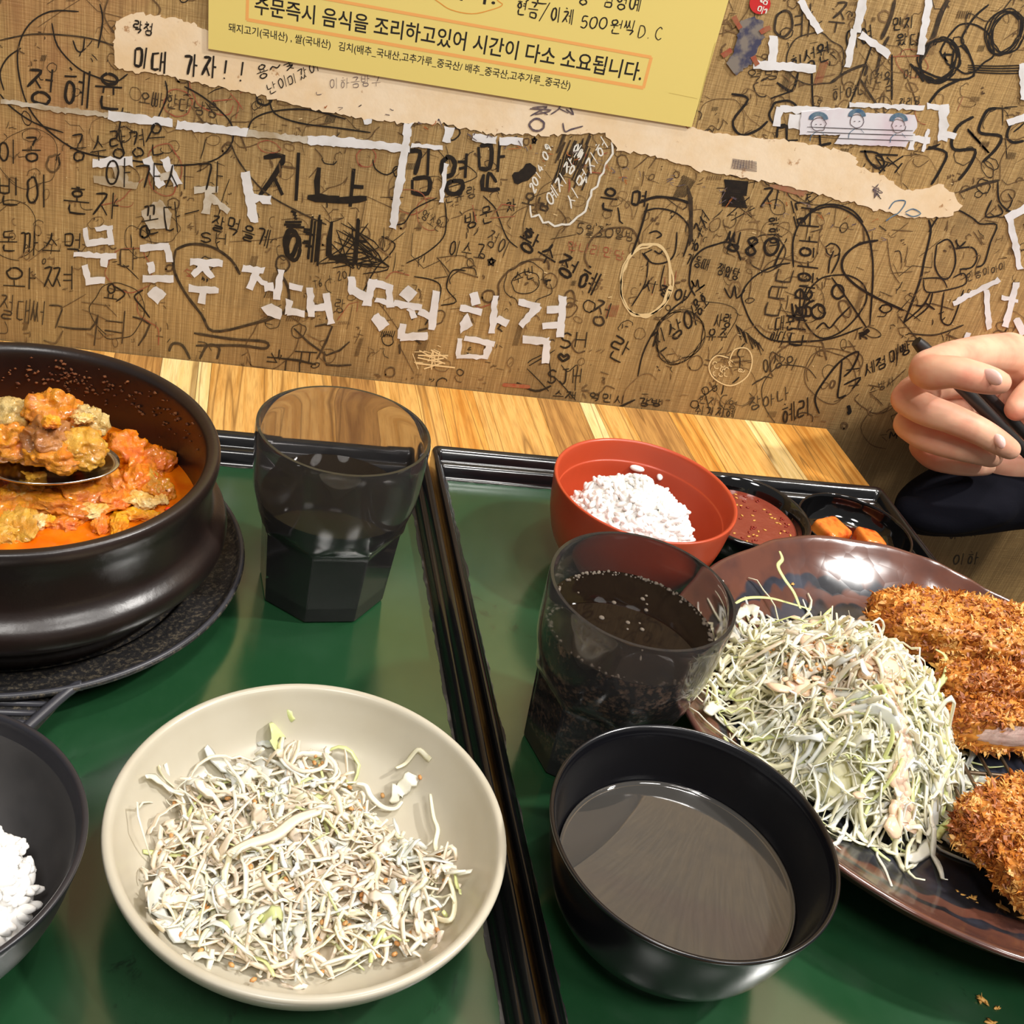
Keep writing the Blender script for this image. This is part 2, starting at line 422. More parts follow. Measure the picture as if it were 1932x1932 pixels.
def plate_mat():
    k = N('brown_black_glaze')
    tc = k.coord(); sp = k.n('ShaderNodeSeparateXYZ'); k.l(tc, sp.inputs[0])
    r = k.math('SQRT', k.math('ADD', k.math('MULTIPLY', sp.outputs[0], sp.outputs[0]), k.math('MULTIPLY', sp.outputs[1], sp.outputs[1])))
    v = k.n('ShaderNodeTexVoronoi'); v.inputs['Scale'].default_value = 95; k.l(tc, v.inputs['Vector'])
    wob = k.math('ADD', k.math('MULTIPLY', k.noise(30, 2), .014), k.math('MULTIPLY', v.outputs['Distance'], -.009))
    q = k.math('ADD', k.math('SUBTRACT', r, wob), k.math('MULTIPLY', k.noise(7, 1), .008))
    f = k.ramp(k.math('MULTIPLY', q, 6), [(.0, (0, 0, 0)), (.600, (0, 0, 0)), (.608, (1, 1, 1)), (.648, (1, 1, 1)), (.656, (0, 0, 0)), (.684, (0, 0, 0)), (.696, (1, 1, 1)), (1, (1, 1, 1))])
    dark = k.mix(k.ramp(k.noise(28, 4, rough=.6), [(.4, (0, 0, 0)), (.68, (1, 1, 1))]), lin((26, 26, 30)), lin((58, 61, 74)))
    brown = k.mix(k.ramp(k.noise(40, 4), [(.4, (0, 0, 0)), (.65, (1, 1, 1))]), lin((100, 62, 50)), lin((80, 52, 46)))
    k.col(k.mix(f, dark, brown)); k.set(Roughness=.17, Specular_IOR_Level=.55); k.bump(v.outputs['Distance'], .12, .0012)
    return k.m
pl = thing('serving_plate', 'large wavy-edged brown and black plate carrying the cutlet and cabbage', 'plate', (*PC, FZ))
lathe('body', [(.0, .004), (.068, .004), (.072, .0004), (.077, .0004), (.080, .006), (.104, .0125), (.122, .0220), (.1300, .0300), (.1320, .0325), (.1314, .0338), (.1290, .0332), (.120, .0262), (.104, .0170), (.088, .0110), (.070, .0088), (.0, .0085)], plate_mat(), pl, n=180, fn=plate_fn)
PZ = FZ+.0088

# ------------------------------------------------------------------ stone pot on its stand
POT = (-.0792, .4300)
st = thing('pot_stand', 'black ridged melamine stand with handle beneath the stone pot', 'stand', (-.0810, .4370, FZ))
lathe('plate', [(.0, .002), (.060, .002), (.064, .0002), (.068, .0002), (.070, .004), (.088, .009), (.0975, .0150), (.0992, .0172), (.0985, .0184), (.0965, .0180), (.094, .0150), (.0875, .0125), (.0775, .0115), (.0745, .0092), (.0, .0088)], M_IRON, st, n=128)
# handle: a flat trapezoid with raised edges pointing to the viewer
hd = MB()
hw0, hw1, y0_, y1_ = .0350, .0150, -.086, -.1290
def slab(mb, P, z0, z1):
    n = len(P); V = [(x, y, z0) for x, y in P]+[(x, y, z1) for x, y in P]
    mb.add(V, [tuple(range(n-1, -1, -1)), tuple(range(n, 2*n))]+[(i, (i+1) % n, (i+1) % n+n, i+n) for i in range(n)])
slab(hd, [(-hw0, y0_), (-hw1, y1_), (hw1, y1_), (hw0, y0_)], .0095, .0130)
hdo = hd.build('handle', M_IRON, st, smooth=False); mod(hdo, 'BEVEL', width=.001, segments=2)
he = MB(); he.tube(crom([(hw0+.004, -.089, .0172), (hw0-.001, -.0925, .0165), (hw1+.002, -.120, .0150), (hw1-.003, -.1290, .0145), (0, -.1310, .0145), (-hw1+.003, -.1290, .0145), (-hw1-.002, -.120, .0150), (-hw0+.001, -.0925, .0165), (-hw0-.004, -.089, .0172)], 5), .0021, 8)
he.build('handle_edge', M_IRONEDGE, st)
for i in range(4):
    g = MB(); yy = -.0965-.0050*i; xw = .0272-.0026*i
    g.tube([(-xw, yy, .0136), (0, yy-.0004, .0140), (xw, yy, .0136)], .0012, 6); g.build('ridge', M_IRONEDGE, st)
rimb = MB(); rimb.tube([(.0978*math.cos(a), .0978*math.sin(a), .0178) for a in [PI*2*i/120 for i in range(121)]], .0012, 6, caps=False)
rimb.build('rim_edge', M_IRONEDGE, st)
pot = thing('stone_pot', 'dark brown earthenware pot of bubbling kimchi stew on a black stand', 'pot', (*POT, FZ+.0092))
ZP = .0092
lathe('body', [(.0, .001), (.060, .001), (.0690, .0030), (.0725, .0085), (.0742, .0130), (.0800, .0190), (.0868, .0255), (.0880, .0300), (.0868, .0345), (.0825, .0385), (.0806, .0430), (.0806, .0540), (.0822, .0610), (.0829, .0650), (.0822, .0682), (.0800, .0690), (.0775, .0678), (.0762, .0640), (.0758, .0500), (.0750, .0300), (.0700, .0140), (.0500, .0090), (.0, .0085)], M_ONGGI, pot, n=160)
SZ = T+.0475       # surface of the stew
def stew_mat():
    k = N('orange_stew_broth')
    c = k.mix(k.ramp(k.noise(60, 5), [(.4, (0, 0, 0)), (.65, (1, 1, 1))]), lin((216, 96, 4)), lin((228, 124, 12)))
    tc = k.coord(); sp = k.n('ShaderNodeSeparateXYZ'); k.l(tc, sp.inputs[0])
    k.col(c); k.set(Roughness=.12, Subsurface_Weight=.15, Subsurface_Radius=(.01, .004, .001)); k.bump(k.noise(160, 3), .25, .001); return k.m
V = []; Fc = []; nr, na = 24, 96
for i in range(nr+1):
    for j in range(na):
        r = .0757*i/nr; a = 2*PI*j/na
        V.append((r*math.cos(a), r*math.sin(a), .0012*noise.fractal(Vector((r*math.cos(a)*60, r*math.sin(a)*60, 3)), 1, 2, 3)*(1-(i/nr)**6)))
for i in range(nr):
    for j in range(na):
        a, b = i*na+j, i*na+(j+1) % na; Fc.append((a, b, b+na, a+na))
stew = mesh('stew_broth', V, Fc, stew_mat(), None, (*POT, SZ)); tag(stew, 'orange kimchi stew broth filling the dark stone pot', 'stew', kind='stuff')

# ------------------------------------------------------------------ tumblers
def smoky():
    k = N('smoky_plastic'); k.set(Base_Color=(.52, .50, .50, 1), Roughness=.04, Transmission_Weight=.965, IOR=1.42, Specular_IOR_Level=.5); return k.m
M_SMOKE = smoky()
def tumbler(name, loc, scale, rot, label, level, cola, rim=True):
    t = thing(name, label, 'glass', loc, 'smoky tumblers of cola', rot)
    Hh = .0880
    def rout(z):
        if z > .062: return .0374+(.0385-.0374)*((z-.062)/(Hh-.062))
        if z > .044: t = (z-.044)/.018; t = t*t*(3-2*t); return .0342+(.0374-.0342)*t
        return .0312+(.0342-.0312)*max(0, z/.044)
    def apo(z): return .0276+.0026*max(z, 0)/.040+max(0, z-.040)*.60
    def R_(a, z, inn):
        ro = rout(z)
        k_ = round(a/(PI/4))*PI/4; ap = apo(z)/max(math.cos(a-k_), .5)
        ro = min(ro, ap if z < .053 else ro)
        return ro-(.0021 if z > .048 else .0023) if inn else ro
    n = 128
    zo = [0, .0012, .004, .008]+[.008+.0024*i for i in range(1, 18)]+[.052, .058, .065, .072, .080, .086, Hh]
    prof = [(0, z) for z in zo]+[(1, z) for z in reversed(zo) if z > .0065]
    V = [(0, 0, 0)]; Fc = []
    for inn, z in prof:
        zz = z
        for j in range(n):
            a = 2*PI*j/n; r = R_(a, z, inn)
            if z == 0: r *= .965
            if z == Hh: r += (-.0004 if not inn else .0004); zz = Hh
            V.append((r*math.cos(a)*scale, r*math.sin(a)*scale, zz*scale))
    V.append((0, 0, .0075*scale))
    for j in range(n): Fc.append((0, 1+(j+1) % n, 1+j))
    for i in range(len(prof)-1):
        for j in range(n):
            a, b = 1+i*n+j, 1+i*n+(j+1) % n; Fc.append((a, b, b+n, a+n))
    last = 1+(len(prof)-1)*n
    for j in range(n): Fc.append((last+j, last+(j+1) % n, len(V)-1))
    o = mesh('cup', V, Fc, M_SMOKE, t)
    mod(o, 'EDGE_SPLIT', split_angle=math.radians(28))
    # the drink
    V = [(0, 0, .0082*scale)]; Fc = []
    zl = [.0082]+[.012+.004*i for i in range(30) if .012+.004*i < level-.001]+[level]
    for z in zl:
        for j in range(n):
            a = 2*PI*j/n; r = R_(a, z, 1)-.00025
            V.append((r*math.cos(a)*scale, r*math.sin(a)*scale, z*scale))
    V.append((0, 0, level*scale))
    for j in range(n): Fc.append((0, 1+(j+1) % n, 1+j))
    for i in range(len(zl)-1):
        for j in range(n):
            a, b = 1+i*n+j, 1+i*n+(j+1) % n; Fc.append((a, b, b+n, a+n))
    last = 1+(len(zl)-1)*n
    for j in range(n): Fc.append((last+j, last+(j+1) % n, len(V)-1))
    d = mesh('cola', V, Fc, cola, t); mod(d, 'EDGE_SPLIT', split_angle=math.radians(40))
    return t, R_
def cola_mat(name, froth):
    k = N(name)
    if froth:
        f = k.ramp(k.noise(70, 6, rough=.75), [(.42, (0, 0, 0)), (.62, (1, 1, 1))])
        v = k.ramp(k.noise(420, 3), [(.46, (0, 0, 0)), (.60, (1, 1, 1))])
        sp = k.n('ShaderNodeSeparateXYZ'); g = k.n('ShaderNodeNewGeometry'); k.l(g.outputs['Normal'], sp.inputs[0])
        side = k.math('LESS_THAN', k.math('ABSOLUTE', sp.outputs[2]), .6)
        k.col(k.mix(k.math('MULTIPLY', k.math('MULTIPLY', f, v), side), lin((16, 9, 6)), lin((236, 190, 150))))
    else: k.set(Base_Color=lin((12, 8, 6)))
    k.set(Roughness=.03, Specular_IOR_Level=.6, IOR=1.34); return k.m
GL = (.0557, .4412); GR = (.1697, .3405)
tumbler('tumbler', (*GL, FZ), 1.012, .1, 'smoky tumbler half full of cola on the green tray beside the stone pot', .0535, cola_mat('still_cola', 0))
tR, RF = tumbler('tumbler', (*GR, FZ), 1.0, .25, 'smoky tumbler of fizzing cola between orange bowl and black soup bowl', .0690, cola_mat('fizzy_cola', 1))
k = N('cola_bubble'); k.set(Base_Color=(.62, .52, .42, 1), Roughness=.03, Transmission_Weight=.75, IOR=1.2); M_BUB = k.m
bm_ = MB(); rr = random.Random(5)
for i in range(360):
    a = rr.uniform(0, 2*PI); q = abs(rr.gauss(0, .0011)); 
    if math.sin(a+.4) < -.3 and rr.random() < .6: continue
    s_ = rr.uniform(.00025, .0008); r = RF(a, .069, 1)-.0006-q
    V, Fc = ICO[1] if s_ < .0004 else ICO[2]
    bm_.add([(r*math.cos(a)+v[0]*s_, r*math.sin(a)+v[1]*s_, .0690+v[2]*s_) for v in V], Fc)
for i in range(14):
    a = rr.uniform(0, 2*PI); r = rr.uniform(0, .03); s_ = rr.uniform(.0004, .0013); V, Fc = ICO[2]
    bm_.add([(r*math.cos(a)+v[0]*s_, r*math.sin(a)+v[1]*s_, .0690+v[2]*s_*.6) for v in V], Fc)
tag(bm_.build('bubbles', M_BUB, tR), kind='stuff')
# ------------------------------------------------------------------ food materials
def veg(name, rgb, sss=.35, rough=.28):
    k = N(name); k.set(Roughness=rough, Subsurface_Weight=sss, Subsurface_Radius=(.004, .004, .002), Subsurface_Scale=1.0, Specular_IOR_Level=.55)
    k.col(k.mix(k.noise(120, 3), lin(rgb), lin(tuple(min(255, c*1.05+4) for c in rgb)))); return k.m
M_CW = veg('cabbage_white', (230, 227, 203)); M_CY = veg('cabbage_cream', (234, 229, 190)); M_CG = veg('cabbage_pale_green', (208, 218, 146)); M_CT = veg('cabbage_glassy', (218, 222, 210))
M_DR = veg('pink_dressing', (236, 200, 170), .3, .2)
M_CD = veg('dressed_cabbage', (238, 220, 192), .3)
M_RICE = simple('rice', (250, 248, 244), .3, Subsurface_Weight=.35, Subsurface_Radius=(.003, .003, .003))
M_SES = simple('sesame_grain', (214, 164, 104), .4, (190, 128, 70), 300)
CAB = [M_CW, M_CY, M_CG, M_CT, M_CD]

def shred_path(r, x, y, hfun, L, steps=11, curl=None, zoff=0, lift=.002):
    a = r.uniform(0, 2*PI); k = (r.gauss(0, 1)*70 if curl is None else curl); dk = r.gauss(0, 1)*3000
    ds = L/steps; P = []; ph = r.uniform(0, 6); am = abs(r.gauss(0, lift))
    for i in range(steps+1):
        P.append((x, y, hfun(x, y)+zoff+am*math.sin(ph+i*r.uniform(.5, .8))+am*.5))
        a += (k+dk*(i*ds-L/2))*ds + r.gauss(0, .12)
        x += ds*math.cos(a); y += ds*math.sin(a)
    return P
def add_shred(mb, r, P, w, mi, flat=None):
    n = len(P)
    if w > .0014:            # a torn piece of leaf: thin, uneven width, blunt ends
        s_ = r.uniform(0, 99); ww = [w*(.75+.75*noise.noise(Vector((s_, i*.75, 0))))*(.55 if i in (0, n-1) else 1) for i in range(n)]
        mb.tube(P, ww, 6, mi, flat=.13, up=(r.uniform(-.8, .8), r.uniform(-.8, .8), 1.0)); return
    ww = [w*(.45+.75*math.sin(PI*min(max((i+.5)/n, .08), .95))**.6)*r.uniform(.85, 1.15) for i in range(n)]
    mb.tube(P, ww, 5, mi, flat=flat or r.uniform(.22, .5), up=(r.uniform(-1, 1), r.uniform(-1, 1), 1.2))
def inpoly(x, y, P):
    c = False
    for i in range(len(P)):
        (x0, y0), (x1, y1) = P[i-1], P[i]
        if (y0 > y) != (y1 > y) and x < (x1-x0)*(y-y0)/(y1-y0)+x0: c = not c
    return c
def interp(x, pts):
    for (a, p), (b, q) in zip(pts[:-1], pts[1:]):
        if x <= b: return p+(q-p)*max(0, (x-a))/(b-a)
    return pts[-1][1]

# ------------------------------------------------------------------ dressed salad in the beige bowl
SALP = [(400, 1462), (470, 1440), (555, 1412), (640, 1430), (690, 1500), (760, 1570), (850, 1610), (862, 1700), (800, 1790), (700, 1825), (560, 1855), (420, 1815), (300, 1765), (268, 1665), (310, 1570), (330, 1490)]
def bowl_h(x, y):
    r = math.hypot(x-SALAD[0], y-SALAD[1])
    return FZ+interp(r, [(0, .0076), (.028, .0081), (.044, .0106), (.0555, .0166), (.0625, .0276), (.066, .034)])
SW = [at(px, py, .018) for px, py in SALP]; SWP = [(v.x, v.y) for v in SW]
scx = sum(p[0] for p in SWP)/len(SWP); scy = sum(p[1] for p in SWP)/len(SWP)
def edge_d(x, y, P):
    d = 9
    for i in range(len(P)):
        (x0, y0), (x1, y1) = P[i-1], P[i]
        t = max(0, min(1, ((x-x0)*(x1-x0)+(y-y0)*(y1-y0))/((x1-x0)**2+(y1-y0)**2))); d = min(d, math.hypot(x-x0-t*(x1-x0), y-y0-t*(y1-y0)))
    return d if inpoly(x, y, P) else -d
def salad_h(x, y):
    d = max(0, edge_d(x, y, SWP))
    return bowl_h(x, y)+.0012+.0105*(1-math.exp(-d/.012))*(.8+.5*noise.noise(Vector((x*55, y*55, 2))))
sal = MB(); r = random.Random(11)
def in_bowl(P):
    o = []
    for x, y, z in P:
        dx, dy = x-SALAD[0], y-SALAD[1]; q = math.hypot(dx, dy)
        if q > .0605: x = SALAD[0]+dx*.0605/q; y = SALAD[1]+dy*.0605/q; z = max(z, bowl_h(x, y)+.0005)
        o.append((x, y, z))
    return o
cnt = 0
while cnt < 540:
    x = r.uniform(min(p[0] for p in SWP), max(p[0] for p in SWP)); y = r.uniform(min(p[1] for p in SWP), max(p[1] for p in SWP))
    if not inpoly(x, y, SWP): continue
    cnt += 1
    P = shred_path(r, x, y, salad_h, r.uniform(.012, .046), 12, zoff=r.uniform(-.006, .0015) if cnt > 180 else r.uniform(-.001, .0025))
    P = in_bowl(P)
    while len(P) > 3 and edge_d(P[-1][0], P[-1][1], SWP) < -.0015: P = P[:-1]
    add_shred(sal, r, P, r.uniform(.0004, .0011), r.choice([0, 0, 1, 4, 4, 4, 4, 3, 4] if cnt % 22 else [2]))
for i in range(95):      # wider leaf pieces
    while True:
        x = r.uniform(min(p[0] for p in SWP), max(p[0] for p in SWP)); y = r.uniform(min(p[1] for p in SWP), max(p[1] for p in SWP))
        if inpoly(x, y, SWP): break
    P = shred_path(r, x, y, salad_h, r.uniform(.006, .018), 8, zoff=r.uniform(-.002, .002))
    add_shred(sal, r, in_bowl(P), r.uniform(.0016, .0036), r.choice([0, 3, 4, 4, 3, 0, 2] if i % 5 == 0 else [0, 3, 4, 4]), .16)
o = sal.build('shredded_cabbage', CAB); tag(o, 'tangle of dressed shredded cabbage heaped in the beige bowl', 'salad', kind='stuff')
# pool of thin dressing under the shreds
V = [(SALAD[0], SALAD[1], FZ+.0084)]; Fc = []
for j in range(64):
    a = 2*PI*j/64; rr_ = .040+.005*noise.noise(Vector((math.cos(a)*2, math.sin(a)*2, 5)))
    V.append((SALAD[0]+rr_*math.cos(a)-.003, SALAD[1]+rr_*math.sin(a)-.004, bowl_h(SALAD[0]+rr_*math.cos(a)-.003, SALAD[1]+rr_*math.sin(a)-.004)+.0003))
for j in range(64): Fc.append((0, 1+j, 1+(j+1) % 64))
o = mesh('dressing', V, Fc, simple('thin_dressing', (226, 212, 188), .06, Specular_IOR_Level=.6)); tag(o, 'thin shiny dressing pooled at the bottom of the beige bowl', 'dressing', kind='stuff')
ses = MB(); r = random.Random(21)
for i in range(110):
    while True:
        px, py = r.uniform(300, 860), r.uniform(1400, 1850)
        q = at(px, py, .02)
        if inpoly(px, py, SALP) or r.random() < .12: break
    z = max(salad_h(q.x, q.y), bowl_h(q.x, q.y)) + .0006
    if math.hypot(q.x-SALAD[0], q.y-SALAD[1]) > .058: continue
    V, Fc = blob(.0014, .0009, .0006, 0, 1, i, 1, rotm(0, 0, r.uniform(0, 6)), (q.x, q.y, z)); ses.add(V, Fc)
tag(ses.build('sesame_seeds', M_SES), 'toasted sesame seeds scattered over the dressed cabbage salad', 'sesame seeds', kind='stuff')
# loose shreds lying apart on the bowl
def loose(name, label, pix, w, mat, z0=None, flat=.3, hf=bowl_h, zl=.02, grp='loose shreds beside the salad heap', add=.0012, cat='cabbage'):
    P = []
    for px, py in pix:
        q = at(px, py, zl)
        for _ in range(4): q = at(px, py, hf(q.x, q.y)-T+add)
        P.append((q.x, q.y, q.z))
    if hf is bowl_h: P = in_bowl(P)
    c = Vector(P[0]); P2 = crom(P, 5); n = len(P2)
    if w > .003:
        s_ = pix[0][0]*.37; R2 = [w*(.8+.9*noise.noise(Vector((s_, i*.42, 0))))*(.35 if i in (0, n-1) else .8 if i in (1, n-2) else 1) for i in range(n)]
        P2 = [p+np.array((0, 0, .0012*math.sin(i*.9+s_))) for i, p in enumerate(P2)]
        V, Fc = tube_data([np.array(p)-np.array(c) for p in P2], R2, 8, .10, (0.5, -.4, .8))
    else:
        V, Fc = tube_data([np.array(p)-np.array(c) for p in P2], [w*(.5+.7*math.sin(PI*(i+.6)/(n+.4))**.5) for i in range(n)], 6, flat, (0.2, .1, 1))
    o = mesh(name, V, Fc, mat, None, c); tag(o, label, cat, grp); return o
loose('cabbage_shred', 'thin curled cabbage shred lying apart at the beige bowl\'s upper right', [(747, 1449), (765, 1440), (790, 1432), (822, 1434), (838, 1425), (832, 1415), (812, 1413)], .0009, M_CY, add=.0042)
loose('cabbage_shred', 'white cabbage shred bent like a hook inside the beige bowl', [(672, 1478), (690, 1482), (700, 1502), (722, 1522), (745, 1525), (758, 1512)], .0012, M_CW, add=.0025)
loose('cabbage_leaf_piece', 'broad white cabbage leaf piece alone in the beige bowl', [(744, 1512), (752, 1492), (772, 1475), (797, 1458)], .0042, M_CW, flat=.22, add=.003)
loose('cabbage_shred', 'long wavy cabbage shred down the beige bowl\'s right side', [(812, 1498), (818, 1540), (826, 1565), (822, 1600), (845, 1650), (858, 1700), (850, 1735), (820, 1730), (800, 1700)], .0009, M_CY, add=.003)
loose('cabbage_shred', 'short shred poking out at the beige bowl\'s upper left', [(284, 1437), (290, 1452), (310, 1468), (330, 1486)], .0009, M_CY)
loose('cabbage_leaf_piece', 'pale green leaf tip at the top of the salad', [(515, 1412), (520, 1388), (532, 1372), (545, 1358)], .0034, M_CG, flat=.25, add=.006)
loose('cabbage_leaf_piece', 'pinkish white ribbon of cabbage lying across the salad\'s middle', [(430, 1612), (470, 1592), (520, 1575), (560, 1545), (610, 1528)], .0019, M_CD, flat=.3, add=.016)
loose('cabbage_leaf_piece', 'glassy wide leaf piece at the salad\'s left edge', [(262, 1712), (290, 1690), (325, 1695), (372, 1722)], .0048, M_CT, flat=.15, add=.004)

# ------------------------------------------------------------------ cabbage mound on the brown plate
MC = (.2885, .3440)
def plate_h(x, y):
    r_ = math.hypot(x-PC[0], y-PC[1]); return FZ+interp(r_, [(0, .0085), (.070, .0088), (.088, .0112), (.104, .0172), (.120, .0265), (.128, .033)])
def mound_h(x, y):
    dx, dy = (x-MC[0])/.058, (y-MC[1])/.064; q = math.sqrt(dx*dx+dy*dy)
    q *= 1+.14*noise.noise(Vector((x*26, y*26, 3))); f = max(0, 1-q**1.9)**.9 if q < 1 else 0
    return plate_h(x, y)+.044*f*(1+.30*noise.noise(Vector((x*34, y*34, 7))))
V, Fc = ICO[4]; VV = []
for v in V:
    x = MC[0]+v[0]*.052; y = MC[1]+v[1]*.057
    VV.append((x, y, plate_h(x, y)+.0005 if v[2] < 0 else mound_h(x, y)-.0045+.001*noise.noise(Vector((x*300, y*300, 0)))))
core = MB(); core.add(VV, Fc, 1); r = random.Random(31)
for i in range(900):
    q = math.sqrt(r.random())*1.02; a = r.uniform(0, 2*PI); x = MC[0]+.056*q*math.cos(a); y = MC[1]+.061*q*math.sin(a)
    L = r.uniform(.012, .048)
    P = shred_path(r, x, y, mound_h, L, 10, zoff=r.uniform(-.002, .0022), lift=.0034, curl=r.gauss(0, 80))
    P = [(p[0], p[1], max(p[2], plate_h(p[0], p[1])+.0008)) for p in P]
    top = q < .62 and y > MC[1]-.012
    if i % 9 == 0: add_shred(core, r, P[:8], r.uniform(.0018, .0040), r.choice([0, 3, 3, 0]), .14)
    else: add_shred(core, r, P, r.uniform(.0006, .00135), r.choice([0, 0, 1, 1, 1, 2, 3] if not top else [0, 0, 1, 4, 4, 1]))
o = core.build('shredded_cabbage', CAB); tag(o, 'tall mound of fine shredded cabbage on the brown plate', 'cabbage', kind='stuff')
# fringe of strips hanging round the mound
GRP = 'loose shreds round the cabbage mound'
L_ = lambda lab, pix, w, m_, add=.002, flat=.3, nm='cabbage_shred': loose(nm, lab, pix, w, m_, hf=plate_h, zl=.02, grp=GRP, add=add, flat=flat)
L_('bright green cabbage shred standing up behind the mound', [(1510, 1148), (1498, 1118), (1480, 1092), (1468, 1068), (1476, 1055), (1471, 1040)], .0010, M_CG, .036)
L_('pale shred reaching left from the mound\'s top toward the cola glass', [(1388, 1138), (1410, 1128), (1450, 1128), (1490, 1138), (1530, 1150)], .0009, M_CG, .030)
L_('white curled leaf piece beside the cola glass rim', [(1392, 1168), (1408, 1150), (1424, 1160), (1428, 1180)], .0034, M_CW, .022, .2, 'cabbage_leaf_piece')
L_('white jagged leaf tip at the mound\'s left foot', [(1335, 1345), (1352, 1330), (1375, 1342), (1398, 1330)], .0030, M_CW, .004, .25, 'cabbage_leaf_piece')
L_('yellowish shred curling along the mound\'s lower left foot', [(1366, 1390), (1385, 1412), (1420, 1425), (1460, 1442), (1500, 1448)], .0011, M_CG)
L_('glassy leaf piece sliding off the mound toward the soup bowl', [(1500, 1470), (1520, 1500), (1560, 1520), (1590, 1505)], .0036, M_CT, .004, .18, 'cabbage_leaf_piece')
L_('long white strip ending near the soup bowl', [(1545, 1505), (1580, 1520), (1610, 1545), (1625, 1580), (1640, 1590)], .0016, M_CW, .002)
L_('pale yellow strip lying flat on the dark plate below the mound', [(1560, 1558), (1590, 1568), (1620, 1590), (1660, 1596)], .0010, M_CY, .0015)
L_('long pale strip hanging from the mound\'s right foot', [(1775, 1380), (1762, 1430), (1765, 1460), (1745, 1500), (1735, 1560), (1733, 1590)], .0016, M_CY, .006)
L_('wavy white strip between the mound and the wire rack', [(1722, 1515), (1760, 1522), (1790, 1518), (1806, 1505)], .0013, M_CW)
L_('pale green strip end resting by the lowest cutlet slice', [(1768, 1582), (1780, 1562), (1800, 1546), (1822, 1542)], .0015, M_CG, .003)
L_('knotted shred end at the bottom of the mound', [(1728, 1530), (1745, 1555), (1762, 1578), (1778, 1590)], .0012, M_CY, .002)
L_('bright green shred bent round the mound\'s right side', [(1765, 1225), (1785, 1240), (1784, 1275), (1768, 1300), (1772, 1340)], .0013, M_CG, .026)
# dressing: lumpy pink-cream patches on the mound and a run down its front
dr = MB(); r = random.Random(41)
def drop(px, py, zz, s, sd, add=0):
    q = at(px, py, zz)
    for _ in range(4): q = at(px, py, mound_h(q.x, q.y)-T+.0022+add)
    V, Fc = blob(s, s*r.uniform(.6, 1.1), s*.26, .35, 1.6, sd, 2, rotm(r.uniform(-.4, .4), r.uniform(-.4, .4), r.uniform(0, 3)), (q.x, q.y, q.z)); dr.add(V, Fc)
for i in range(170):
    px = r.gauss(1605, 60); py = r.gauss(1215, 40)+abs(r.gauss(0, 12)); drop(px, max(py, 1180), .045, r.uniform(.0018, .0058), i, -.0004)
for i, (px, py, s) in enumerate([(1500, 1165, .003), (1690, 1330, .0035), (1712, 1552, .005), (1686, 1560, .005), (1620, 1500, .003)]):
    drop(px, py, .03, s, 200+i)
PR = []
for px, py in [(1668, 1300), (1690, 1340), (1694, 1370), (1704, 1400), (1706, 1430), (1694, 1465), (1704, 1500), (1698, 1530), (1696, 1556)]:
    q = at(px, py, .03)
    for _ in range(5): q = at(px, py, mound_h(q.x, q.y)-T+.0026)
    PR.append(tuple(q))
C_ = crom(PR, 8)
for off_ in (-.0022, 0, .0024):
    dr.tube([c+np.array((off_+.0012*noise.noise(Vector((i*.3, off_*900, 1))), 0, 0)) for i, c in enumerate(C_)], [.0021+.0016*noise.noise(Vector((i*.35, off_*500, 4)))+(.0014 if i > len(C_)-14 else 0) for i in range(len(C_))], 8, flat=.5)
o = dr.build('dressing', M_DR); tag(o, 'pinkish cream dressing spooned over the tall cabbage mound', 'dressing', kind='stuff')
sg = MB()
for i in range(150):
    px = r.gauss(1595, 62); py = max(1178, r.gauss(1215, 38)); q = at(px, py, .05)
    for _ in range(4): q = at(px, py, mound_h(q.x, q.y)-T+.0025)
    V, Fc = blob(.0012, .0009, .0007, .2, 2, i, 1, rotm(0, 0, r.uniform(0, 6)), (q.x, q.y, q.z)); sg.add(V, Fc)
tag(sg.build('ground_sesame', M_SES), 'ground sesame sprinkled over the dressing on the cabbage mound', 'sesame', kind='stuff')

# ------------------------------------------------------------------ rice
GRV, GRF = blob(.0034, .0016, .0014, .06, 1, 2, 2)
GRV = [Vector(v) for v in GRV]
def rice_heap(name, label, c, rx, ry, h, n, seed, base, lean=(0, 0), filt=None):
    mb = MB(); r = random.Random(seed)
    V, Fc = ICO[4]; VV = []
    hf = lambda u, v: base+h*max(0, 1-u*u-v*v)**.5*(1+.22*noise.noise(Vector((u*3.2+seed, v*3.2, 1))))
    for v in V:
        u, w_ = v[0], v[1]; VV.append((c[0]+u*rx, c[1]+w_*ry, hf(u, w_)-.0012+.0004*noise.noise(Vector((u*40, w_*40, 0))) if v[2] > 0 else base-.004*abs(v[2])))
    mb.add(VV, Fc)
    for i in range(n):
        q = math.sqrt(r.random())*1.0; a = r.uniform(0, 2*PI); u, w_ = q*math.cos(a), q*math.sin(a)
        p = Vector((c[0]+u*rx, c[1]+w_*ry, hf(u, w_)+r.uniform(-.001, .0008)))
        Rm = rotm(r.uniform(-.7, .7), r.uniform(-.9, .9), r.uniform(0, 2*PI)); s_ = r.uniform(.8, 1.12)
        mb.add([tuple(Rm @ v*s_ + p) for v in GRV], GRF)
    o = mb.build(name, M_RICE); tag(o, label, 'rice', kind='stuff'); return o
rice_heap('rice', 'white rice heaped in the orange bowl', (RICE[0]-.0060, RICE[1]-.006), .0345, .0320, .030, 720, 3, FZ+.026)
rice_heap('rice', 'white rice in the dark grey bowl at the left edge', (-.0835, .2400), .0410, .0345, .017, 900, 9, FZ+.0265)
def grain(px, py, z, rot, label):
    q = at(px, py, z-T); mb = mesh('rice_grain', [tuple(rotm(.25, 0, rot) @ v*1.25) for v in GRV], GRF, M_RICE, None, q)
    tag(mb, label, 'rice grain', 'stray grains inside the orange bowl')
